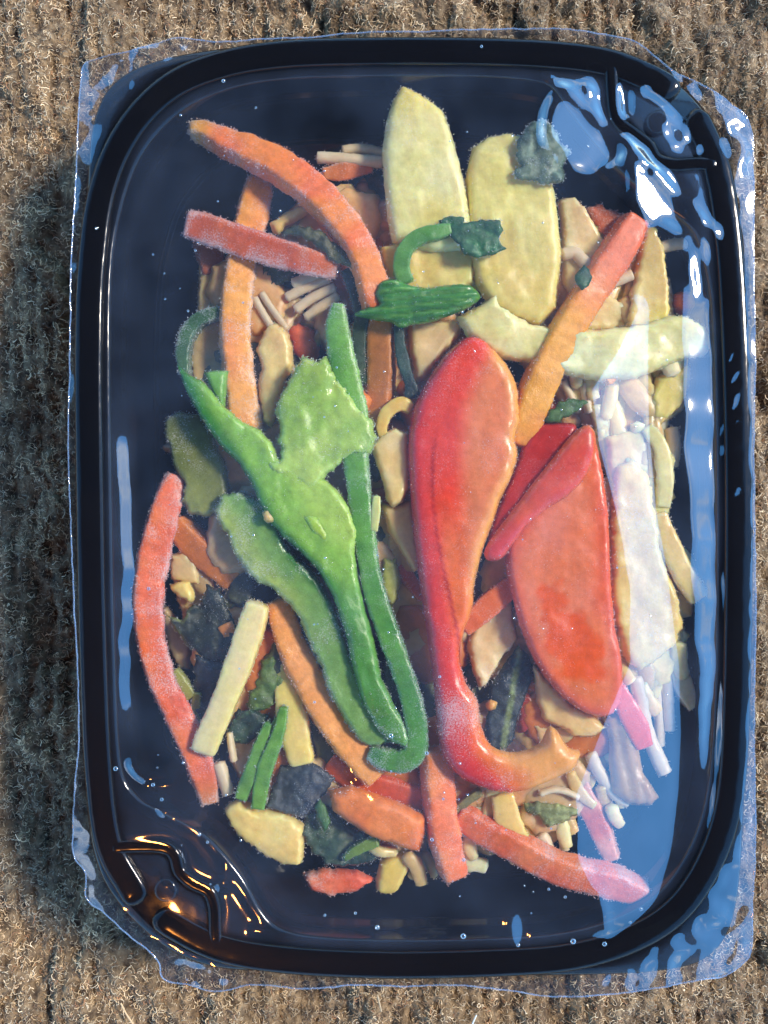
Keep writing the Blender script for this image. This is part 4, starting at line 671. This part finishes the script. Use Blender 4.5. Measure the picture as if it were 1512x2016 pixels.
# pale noodles
noo = [([(574,560),(600,552),(640,540)], 24, 'thick noodle end at the top of the bundle left of the long carrot'),
       ([(562,588),(590,572),(628,556),(650,548)], 20, 'second noodle from the top in the bundle left of the long carrot'),
       ([(580,612),(606,592),(640,574),(662,566)], 20, 'third noodle from the top in the bundle left of the long carrot'),
       ([(600,628),(626,608),(654,590),(668,582)], 20, 'fourth noodle from the top in the bundle left of the long carrot'),
       ([(500,585),(515,612),(532,640),(548,662)], 15, 'leftmost of the straight noodles right of the rough upright carrot'),
       ([(514,575),(530,600),(550,628),(566,650)], 14, 'right-hand straight noodle beside the rough upright carrot')]
for q, wq, lb in noo:
    strip('noodle', 'pale ' + lb, 'noodle', q, wq, -7.4, 2.0, M_NOODLE, L(206,184,152), L(214,194,166), .12, p=.9, rag=.03, fuzz=.2, seg=12, group='pale noodles in the pile')
for q, wq, zz, lb in [
    ([(622,310),(660,312),(700,316),(756,320)], 24, -8, 'pale noodle with a frosted cut end, just left of the tallest yellow slice'),
    ([(672,298),(700,294),(730,296),(760,304)], 20, -9.4, 'blurred noodle just above the one with the frosted cut end at the top'),
    ([(1296,488),(1320,482),(1350,478),(1378,470)], 24, -6, 'thick white noodle pointing right at the upper right of the food'),
    ([(1196,560),(1222,550),(1246,540)], 24, -6, 'white noodle tip right of the straight carrot, above the beige slice'),
    ([(1104,502),(1130,498),(1150,516),(1168,534)], 26, -5.4, 'fat white noodle curling from the rounded yellow slice to the carrot'),
    ([(1106,750),(1120,776),(1132,800)], 18, -8, 'white noodle left of the two below the wide pale band'),
    ([(1150,752),(1154,784),(1160,815)], 18, -8, 'white noodle right of the two below the wide pale band'),
    ([(1160,1480),(1180,1520),(1210,1560),(1240,1580)], 26, -7.4, 'white curved noodle under the brown onion-like piece'),
    ([(1250,1330),(1262,1380),(1270,1430),(1290,1480),(1310,1524)], 30, -7, 'long frosted white noodle right of the pink pepper tail'),
    ([(1296,1270),(1310,1330),(1316,1390),(1318,1440)], 24, -8.6, 'bluish white noodle at the right, inside the pale reflection'),
    ([(1272,1290),(1290,1350),(1296,1410),(1300,1470)], 20, -9, 'second bluish noodle just left of the right-hand one in the reflection'),
    ([(1062,1640),(1074,1660),(1082,1690)], 28, -8.6, 'fat pale noodle loop below the striped leaf'),
    ([(1100,1630),(1108,1650),(1112,1675)], 20, -9, 'short noodle right of the fat noodle loop below the striped leaf'),
    ([(1060,1562),(1090,1554),(1120,1560),(1140,1572)], 14, -7, 'thin curved noodle above the striped leaf'),
    ([(430,1500),(440,1530),(452,1566)], 26, -7.4, 'pale noodle end beside the frosted foot of the bowed carrot'),
    ([(452,1440),(456,1470),(462,1500)], 14, -7, 'thin greenish noodle below the pale baton'),
    ([(1322,840),(1326,880),(1320,920)], 30, -9, 'frosted white noodle behind the curved baton at the right')]:
    strip('noodle', lb, 'noodle', q, wq, zz, 2.6, M_NOODLE, L(214,196,166), L(222,208,184), .35, p=.9, rag=.05, fuzz=.9, seg=12, group='pale noodles in the pile')
# buried filler: what shows dimly through the gaps of the pile
HULL = np.array([(410,540),(470,440),(560,420),(660,350),(780,340),(960,330),(1080,420),(1200,440),(1290,520),(1320,620),(1350,700),(1300,820),(1300,960),(1290,1080),(1320,1200),(1300,1330),(1250,1440),(1200,1560),(1130,1650),(980,1690),(860,1690),(760,1700),(640,1680),(540,1640),(470,1560),(420,1440),(370,1340),(340,1180),(360,980),(390,860),(400,700)], float)
fr_ = random.Random(11); cnt_ = 0
cols_ = [(L(206,166,118), L(190,148,104)), (L(220,188,136), L(206,170,118)), (L(186,142,106), L(196,152,112)), (L(206,116,66), L(190,100,58)), (L(60,72,54), L(80,88,60)), (L(186,160,126), L(196,172,140))]
while cnt_ < 105:
    x, y = fr_.uniform(340, 1360), fr_.uniform(330, 1700)
    if not inside(np.array([x]), np.array([y]), HULL)[0]: continue
    dh = segdist(np.array([x]), np.array([y]), HULL)[0]
    if dh < 50: continue
    a = fr_.uniform(0, math.pi); rl = min(fr_.uniform(75, 125), dh * 1.15); rw_ = rl * fr_.uniform(.4, .8); zz = fr_.uniform(-12.5, -8.2)
    poly = [(x + rl*math.cos(t)*math.cos(a) - rw_*math.sin(t)*math.sin(a), y + rl*math.cos(t)*math.sin(a) + rw_*math.sin(t)*math.cos(a)) for t in np.linspace(0, 2*math.pi, 9)[:-1] + fr_.uniform(0, 1)]
    c_ = cols_[fr_.randrange(6)]
    slab('buried_slice', 'dim vegetable slice buried deep in the pile under the bright pieces', VG, poly, zz, 5, M_LEAF if c_[0][0] < .1 else M_YELLOW, c_[0], c_[1], .1, rag=4, rnd=18, lump=1.2, group='vegetable slices buried deep in the pile', sp=12, fuzz=0)
    cnt_ += 1
# water droplets and bubbles under the film

for px_, py_, n_, zz, lb in [(412,1606,5,-16,'white frost clump on the tray floor beside the thick yellow slice'),(505,1696,5,-15,'white frost clump below the thick yellow slice at the lower left'),(850,1700,7,-15,'wide whitish frost patch at the foot of the short upright carrot'),(335,880,4,-14,'frosty crumb at the left edge of the olive pepper piece'),(560,1805,3,-20,'white frost grain beside the black wet leaf crumb')]:
    a_ = np.linspace(0, 2*math.pi, 9)[:-1]; rr_ = 7 * n_ * .6
    slab('frost_clump', lb, 'frost', [(px_ + rr_*(1.5 if n_ == 7 else 1)*math.cos(q)*fr_.uniform(.6, 1.1), py_ + rr_*.7*math.sin(q)*fr_.uniform(.6, 1.1)) for q in a_], zz, 3, M_YELLOW, L(210,207,196), None, .7, rnd=8, rag=5, lump=1.5, fuzz=3, sp=5)

def tangle(poly, n, seed, zr, kinds, ang, spread, label, group, name='pale_shred', wr=(18, 36), lr=(70, 150)):
    q = random.Random(seed); PP = np.array(poly, float); k = 0
    while k < n:
        x, y = q.uniform(PP[:, 0].min(), PP[:, 0].max()), q.uniform(PP[:, 1].min(), PP[:, 1].max())
        if not inside(np.array([x]), np.array([y]), PP)[0]: continue
        a = R(ang + q.uniform(-spread, spread)); ll = q.uniform(*lr) / 2; cv = q.uniform(-.35, .35) * ll; zz = q.uniform(*zr); w_ = q.uniform(*wr)
        ends = [(x - ll*math.cos(a), y - ll*math.sin(a)), (x - cv*math.sin(a) * .8, y + cv*math.cos(a) * .8), (x + ll*math.cos(a), y + ll*math.sin(a))]
        if not all(inside(np.array([e[0]]), np.array([e[1]]), PP)[0] for e in ends): 
            ll *= .6; ends = [(x - ll*math.cos(a), y - ll*math.sin(a)), (x - cv*math.sin(a) * .6, y + cv*math.cos(a) * .6), (x + ll*math.cos(a), y + ll*math.sin(a))]
        c = q.choice(kinds)
        strip(name, label, VG, [(*e, zz + q.uniform(-1.5, 1)) for e in ends], [w_ * .8, w_, w_ * .7], 0, 2.6, M_YELLOW, c, c * .88, .4, p=.6, rag=.09, fuzz=.5, seg=12, group=group, step=8)
        k += 1
PALE = [L(232,214,166), L(224,202,146), L(238,224,190), L(214,184,128), L(228,206,150)]
tangle([(1190,500),(1320,500),(1340,640),(1356,760),(1318,860),(1330,1000),(1352,1180),(1340,1300),(1330,1400),(1290,1440),(1210,1400),(1190,1300),(1200,1100),(1180,900),(1110,700),(1110,560)], 70, 3, (-10, -6.2), PALE, 80, 32, 'pale vegetable shred tangled into the pile along its right side', 'pale shreds tangled along the right side of the pile', wr=(22, 48))
tangle([(900,1560),(1180,1480),(1240,1580),(1180,1670),(1040,1690),(900,1700),(760,1720),(640,1690),(760,1640)], 34, 5, (-11, -7.2), PALE, 60, 60, 'pale shred among the noodles in the lower middle of the pile', 'pale shreds in the lower middle of the pile')
tangle([(520,470),(700,420),(730,520),(700,760),(600,800),(520,850),(480,640)], 20, 8, (-14, -9.5), [L(206,182,146), L(196,164,120), L(214,194,160), L(186,140,96)], 60, 60, 'pale shred deep in the upper left of the pile under the crossing carrots', 'pale shreds deep in the upper left of the pile', wr=(14, 26))
tangle([(560,960),(700,950),(840,1000),(830,1200),(740,1300),(600,1200)], 12, 9, (-13, -8), [L(190,150,110), L(206,170,124), L(178,110,76)], 70, 50, 'brownish shred in the shade under the folded green pepper', 'brownish shreds under the folded green pepper', wr=(24, 44))
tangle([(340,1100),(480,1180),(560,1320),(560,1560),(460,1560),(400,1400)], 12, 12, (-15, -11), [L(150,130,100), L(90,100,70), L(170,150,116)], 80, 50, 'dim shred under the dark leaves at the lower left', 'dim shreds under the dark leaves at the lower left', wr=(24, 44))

# ------------------------------------------------------------------ film
def film():
    st = 5.0
    gx = np.arange(110, 1520, st); gy = np.arange(40, 1985, st); X, Y = np.meshgrid(gx, gy)
    din = segdist(X, Y, ridge[::2]); ins = inside(X, Y, ridge); sdi = np.where(ins, din, -din)
    h = np.full(X.shape, 0.12)
    h = h + np.where(sdi > 26, 1.5 * (1 - np.exp(-(sdi - 26) / 300.0)), 0)
    h = h + np.where(sdi < -22, 0.018 * (sdi + 22), 0)
    # facet rows on the right: (y, [(x, mm) ...])
    rows = [
     (100, [(900,0),(1150,0),(1275,0),(1290,0),(1345,0),(1400,0),(1432,0)]),
     (480, [(900,0),(1120,.2),(1260,.1),(1290,0),(1345,0),(1400,-.2),(1432,0)]),
     (610, [(900,0),(1258,.25),(1276,-.05),(1290,0),(1345,.2),(1400,-.4),(1432,0)]),
     (690, [(930,0),(1215,.85),(1276,-.15),(1290,0),(1345,.2),(1404,-.8),(1432,0)]),
     (770, [(950,0),(1157,1.4),(1276,-0.4),(1292,-0.3),(1350,.25),(1412,-1.3),(1434,-.5)]),
     (880, [(980,0),(1172,1.6),(1280,-.5),(1300,-.3),(1345,.3),(1408,-1.3),(1434,-.5)]),
     (1000,[(1000,.1),(1205,1.7),(1288,-0.1),(1308,0),(1360,.4),(1405,-.9),(1432,-.5)]),
     (1150,[(1000,.1),(1235,1.8),(1312,-0.1),(1330,0),(1365,.3),(1418,-1.3),(1436,-.6)]),
     (1300,[(1000,.1),(1235,2.1),(1330,-.4),(1345,-.4),(1375,.2),(1412,-1.0),(1432,-.6)]),
     (1450,[(980,.1),(1170,1.9),(1338,-1.5),(1352,-1.5),(1385,-.8),(1405,-1.6),(1430,-1)]),
     (1560,[(950,.1),(1125,1.9),(1340,-2.3),(1352,-2.2),(1380,-1.6),(1400,-1.3),(1420,-.2)]),
     (1680,[(940,.1),(1130,1.6),(1325,-2.0),(1340,-1.9),(1370,-1.0),(1390,-.8),(1405,0)]),
     (1790,[(940,0),(1180,1.2),(1290,-.8),(1300,-.8),(1325,-.4),(1335,-.2),(1350,0)]),
     (1850,[(940,0),(1190,.2),(1270,0),(1280,0),(1290,0),(1295,0),(1300,0)]),
     (2000,[(940,0),(1190,0),(1270,0),(1280,0),(1290,0),(1295,0),(1300,0)])]
    ys = np.array([r[0] for r in rows]); KX = np.array([[q[0] for q in r[1]] for r in rows]); KH = np.array([[q[1] for q in r[1]] for r in rows])
    for i, y in enumerate(gy):
        kx = [np.interp(y, ys, KX[:, c]) for c in range(7)]; kh = [np.interp(y, ys, KH[:, c]) for c in range(7)]
        wob = 6 * vn(y / 70.0, 0.0, 8.1) + 3 * vn(y / 28.0, 0.0, 4.4)
        kx = [kx[0], kx[1] + .3*wob, kx[2], kx[3], kx[4] + wob, kx[5] + wob, kx[6]]
        kh[5] += 0.15 * vn(y / 55.0, 2.0, 6.0)
        h[i] += np.interp(gx, kx, kh, left=0, right=0) * sstep(20, 42, sdi[i])
    # left: film sags behind the ridge, facing right
    lm = (.25 * sstep(420, 520, gy) + .75 * sstep(790, 880, gy)) * (1 - sstep(1380, 1490, gy))
    wl = 8 * vn(gy / 110.0, 0 * gy, 2.0) + 4 * vn(gy / 45.0, 0 * gy, 5.0)
    for i, y in enumerate(gy):
        if lm[i] > 0:
            h[i] += lm[i] * np.interp(gx, [200, 228 + wl[i], 264 + wl[i], 330, 420], [0, -.2, -1.9, -1.3, 0])
    # creases and dimples: (points, height mm, half width px)
    cre = [([(1075,160),(1150,212),(1215,268),(1300,352),(1405,462)], .75, 13), ([(1130,175),(1200,190),(1212,250)], .3, 9),
           ([(1235,180),(1300,215),(1370,300)], .35, 10), ([(1228,255),(1260,180),(1300,150)], .25, 9), ([(1300,300),(1350,265),(1340,215)], .25, 9),
           ([(265,1505),(290,1528),(345,1495)], .5, 11), ([(262,1550),(275,1575)], .3, 8), ([(690,1500),(712,1535),(742,1568)], .55, 11), ([(700,1530),(735,1545),(770,1590)], .3, 9), ([(262,1500),(285,1530),(330,1528)], .5, 10), ([(285,1552),(310,1570),(330,1600)], .35, 9),
           ([(755,1535),(795,1572),(835,1612)], .65, 12), ([(440,1740),(455,1680),(500,1630)], .4, 10),
           ([(500,1830),(560,1850),(700,1862)], .3, 10), ([(262,1565),(400,1640),(480,1750),(530,1830)], .35, 13),
           ([(1180,1760),(1195,1850)], .3, 14), ([(880,170),(900,230),(915,300)], .35, 22), ([(770,150),(800,160),(830,176)], .3, 12),
           ([(420,200),(560,178),(700,172)], .2, 18), ([(300,330),(250,430),(232,560)], .3, 14)]
    def facet(cx, cy_, rx, ry, rot, sx, sy=0, soft=.7):
        c_, s_ = math.cos(R(rot)), math.sin(R(rot)); dx, dy = X - cx, Y - cy_; u = (dx * c_ + dy * s_) / rx; v = (-dx * s_ + dy * c_) / ry
        wv = 0.18 * vn(X / 45, Y / 45, cx); return (sx * dx + sy * dy) / 100 * (1 - sstep(soft, 1.0, np.sqrt(u*u + v*v) + wv))
    h += facet(1150, 250, 95, 125, 22, -2.5, .2, .6) + facet(1290, 368, 66, 110, -30, -2.4, -.2, .6) + facet(1368, 540, 20, 52, -12, -2.2) + facet(1016, 1828, 24, 40, 0, -2.6)
    h += facet(1185, 200, 62, 26, 42, -2.0) + facet(1325, 262, 34, 56, -42, -1.6) + facet(1388, 470, 16, 50, -22, -1.6) + facet(1240, 300, 22, 70, -40, -1.2)
    vdg = np.minimum(segdist(X, Y, crom(VENT1, 14), False), segdist(X, Y, crom(VENT2, 14), False)); tight = sstep(10, 26, vdg)
    for pts, hh, w_ in cre:
        P = crom(pts, 14); d = segdist(X, Y, P, False); h += hh * np.exp(-(d / w_)**2) * (0.8 + 0.3 * vn(X / 30, Y / 30, 1.0)) * sstep(14, 34, sdi)
    # general waviness and crinkles outside the ridge and at the corners
    h += 0.10 * fbm(X / 120, Y / 170, 3.0, 3) * sstep(30, 80, sdi) + 0.035 * fbm(X / 24, Y / 190, 6.0, 3) * sstep(30, 80, sdi) * sstep(980, 1150, X)
    def cm(x, y, r): return np.exp(-((X - x)**2 + (Y - y)**2) / r**2)
    rid = lambda sc, z: 1 - np.abs(fbm(X / sc, Y / sc, z, 3)) * 2.4
    cor = cm(1300, 240, 150) + 0.5 * cm(320, 1760, 110) + 0.5 * cm(1330, 1700, 80)
    h += 0.16 * rid(70, 5.0) * np.clip(cor, 0, 1) * sstep(20, 45, sdi)
    out = sstep(18, 40, -sdi)
    h += out * (0.42 * rid(75, 7.7) + 0.05 * fbm(X / 22, Y / 22, 2.0, 2)) * (0.45 + 1.2 * np.clip(cm(1440, 1860, 170) + cm(200, 150, 120) + cm(1430, 230, 130) + 0.6 * cm(330, 1880, 150), 0, 1))
    # right rim: fine cross wrinkles
    rw = np.exp(-((X - 1438) / 14)**2) * sstep(660, 720, Y) * (1 - sstep(980, 1060, Y)); h += 0.16 * rw * np.sin((Y + 0.9 * X) / 7.5 + 2 * vn(X / 20, Y / 25, 0))
    h = .12 + (h - .12) * tight
    # smooth a little
    for _ in range(2):
        g = h.copy(); g[1:-1] = (h[:-2] + 2*h[1:-1] + h[2:]) / 4; h = g.copy(); h[:, 1:-1] = (g[:, :-2] + 2*g[:, 1:-1] + g[:, 2:]) / 4
    B = resample(crom(FILM, 6, True), 900); B = offset(B, (1.5 * fbm(B[:, 0] / 14, B[:, 1] / 14, 0, 2))[:, None])
    m = inside(X, Y, B) & (segdist(X, Y, B[::3]) > 3.2); qx, qy = X[m], Y[m]
    P = [Vector(q) for q in B] + [Vector(q) for q in zip(qx, qy)]
    res = delaunay_2d_cdt(P, [], [list(range(len(B)))], 1, 1e-4)
    vv = np.array([tuple(q) for q in res[0]])
    fx_ = (vv[:, 0] - gx[0]) / st; fy_ = (vv[:, 1] - gy[0]) / st; ix = np.clip(fx_.astype(int), 0, len(gx) - 2); iy = np.clip(fy_.astype(int), 0, len(gy) - 2); ax_, ay_ = fx_ - ix, fy_ - iy
    hv = h[iy, ix]*(1-ax_)*(1-ay_) + h[iy, ix+1]*ax_*(1-ay_) + h[iy+1, ix]*(1-ax_)*ay_ + h[iy+1, ix+1]*ax_*ay_
    global FILMH; FILMH = lambda x, y: float(h[int((y - gy[0]) / st), int((x - gx[0]) / st)])
    V = np.stack([(vv[:, 0] - 756) * S, (1008 - vv[:, 1]) * S, hv * 0.001], -1)
    F = [tuple(f)[::-1] for f in res[2]]
    sdv = segdist(vv[:, 0], vv[:, 1], ridge[::2]); sdv = np.where(inside(vv[:, 0], vv[:, 1], ridge), sdv, -sdv)
    vd = np.minimum(segdist(vv[:, 0], vv[:, 1], crom(VENT1, 10), False), segdist(vv[:, 0], vv[:, 1], crom(VENT2, 10), False))
    fogv = np.where(sdv > 0, 0.05 + 0.95 * sstep(24, 50, sdv) * sstep(11, 19, vd), 0.05 + 0.75 * sstep(20, 55, -sdv))
    wrap = mesh('plastic_film', V, F, M_FILM); wrap.data.attributes.new('Fog', 'FLOAT', 'POINT').data.foreach_set('value', fogv); tag(wrap, 'clear shiny plastic film stretched over the whole black tray with crinkled corners', 'film'); wrap['_o'] = list(wrap.location)
    # folded side of the film going down to the carpet, and its cut edge
    hb = np.array([FILMH(*q) for q in B]); n = len(B); lev = [(0, 0), (4, -2.5), (-14, -9), (-34, -18), (-40, -27)]
    VV = []; FF = []
    for o_, z_ in lev:
        Q = offset(B, -o_ if o_ > 0 else -o_ + 0 * o_); zz = hb + z_ + (0.8 * fbm(B[:, 0] / 25, B[:, 1] / 25, z_, 2) if z_ else 0)
        VV.append(np.stack([(Q[:, 0] - 756) * S, (1008 - Q[:, 1]) * S, zz * 0.001], -1))
    for r in range(len(lev) - 1):
        for i in range(n): j = (i + 1) % n; FF.append((r*n + i, r*n + j, (r+1)*n + j, (r+1)*n + i))
    mesh('film_side', np.concatenate(VV), FF, M_FILMSIDE, wrap)
    Q = np.vstack([B, B[:2]]); px, py, pz, F, *_ = sweep_geo(np.c_[Q, np.r_[hb, hb[:2]]], np.full(len(Q), 3.2), np.full(len(Q), 0.3), 6, 1.0, 0.01)
    VV2 = []; FF2 = []
    drops = [(440,160,4),(948,92,3),(228,1513,5),(303,1543,4),(320,1572,4),(394,1640,4),(743,1824,5),(1020,1860,4),(912,1842,6),(1128,1852,6),(1190,1858,5),(640,1800,3),(700,1796,3),(840,1480,4),(1262,1790,4),(1240,1815,3),(362,1500,3),(620,1380,3),(770,1446,5),(865,1330,3),(872,1570,3),(912,1690,4),(850,1650,4),(1078,1745,3),(1110,1760,3),(905,1500,3),(290,1160,4),(190,450,3),(410,1655,3)] + [(RNG.uniform(300, 1350), RNG.uniform(200, 1800), RNG.uniform(1.2, 2.6)) for _ in range(110)]
    for dx_, dy_, dr_ in drops:
        q = uvs((dx_ - 756) * S, (1008 - dy_) * S, FILMH(dx_, dy_) * .001, dr_ * S, 10, .5); o_ = len(VV2); VV2 += q[0]; FF2 += [tuple(a + o_ for a in f) for f in q[1]]
    dr = mesh('water_droplet', VV2, FF2, M_DROP, wrap); dr['kind'] = 'stuff'
    mesh('film_edge', np.stack([(px - 756) * S, (1008 - py) * S, pz * .001], -1), F, M_FILMEDGE, wrap)
film()
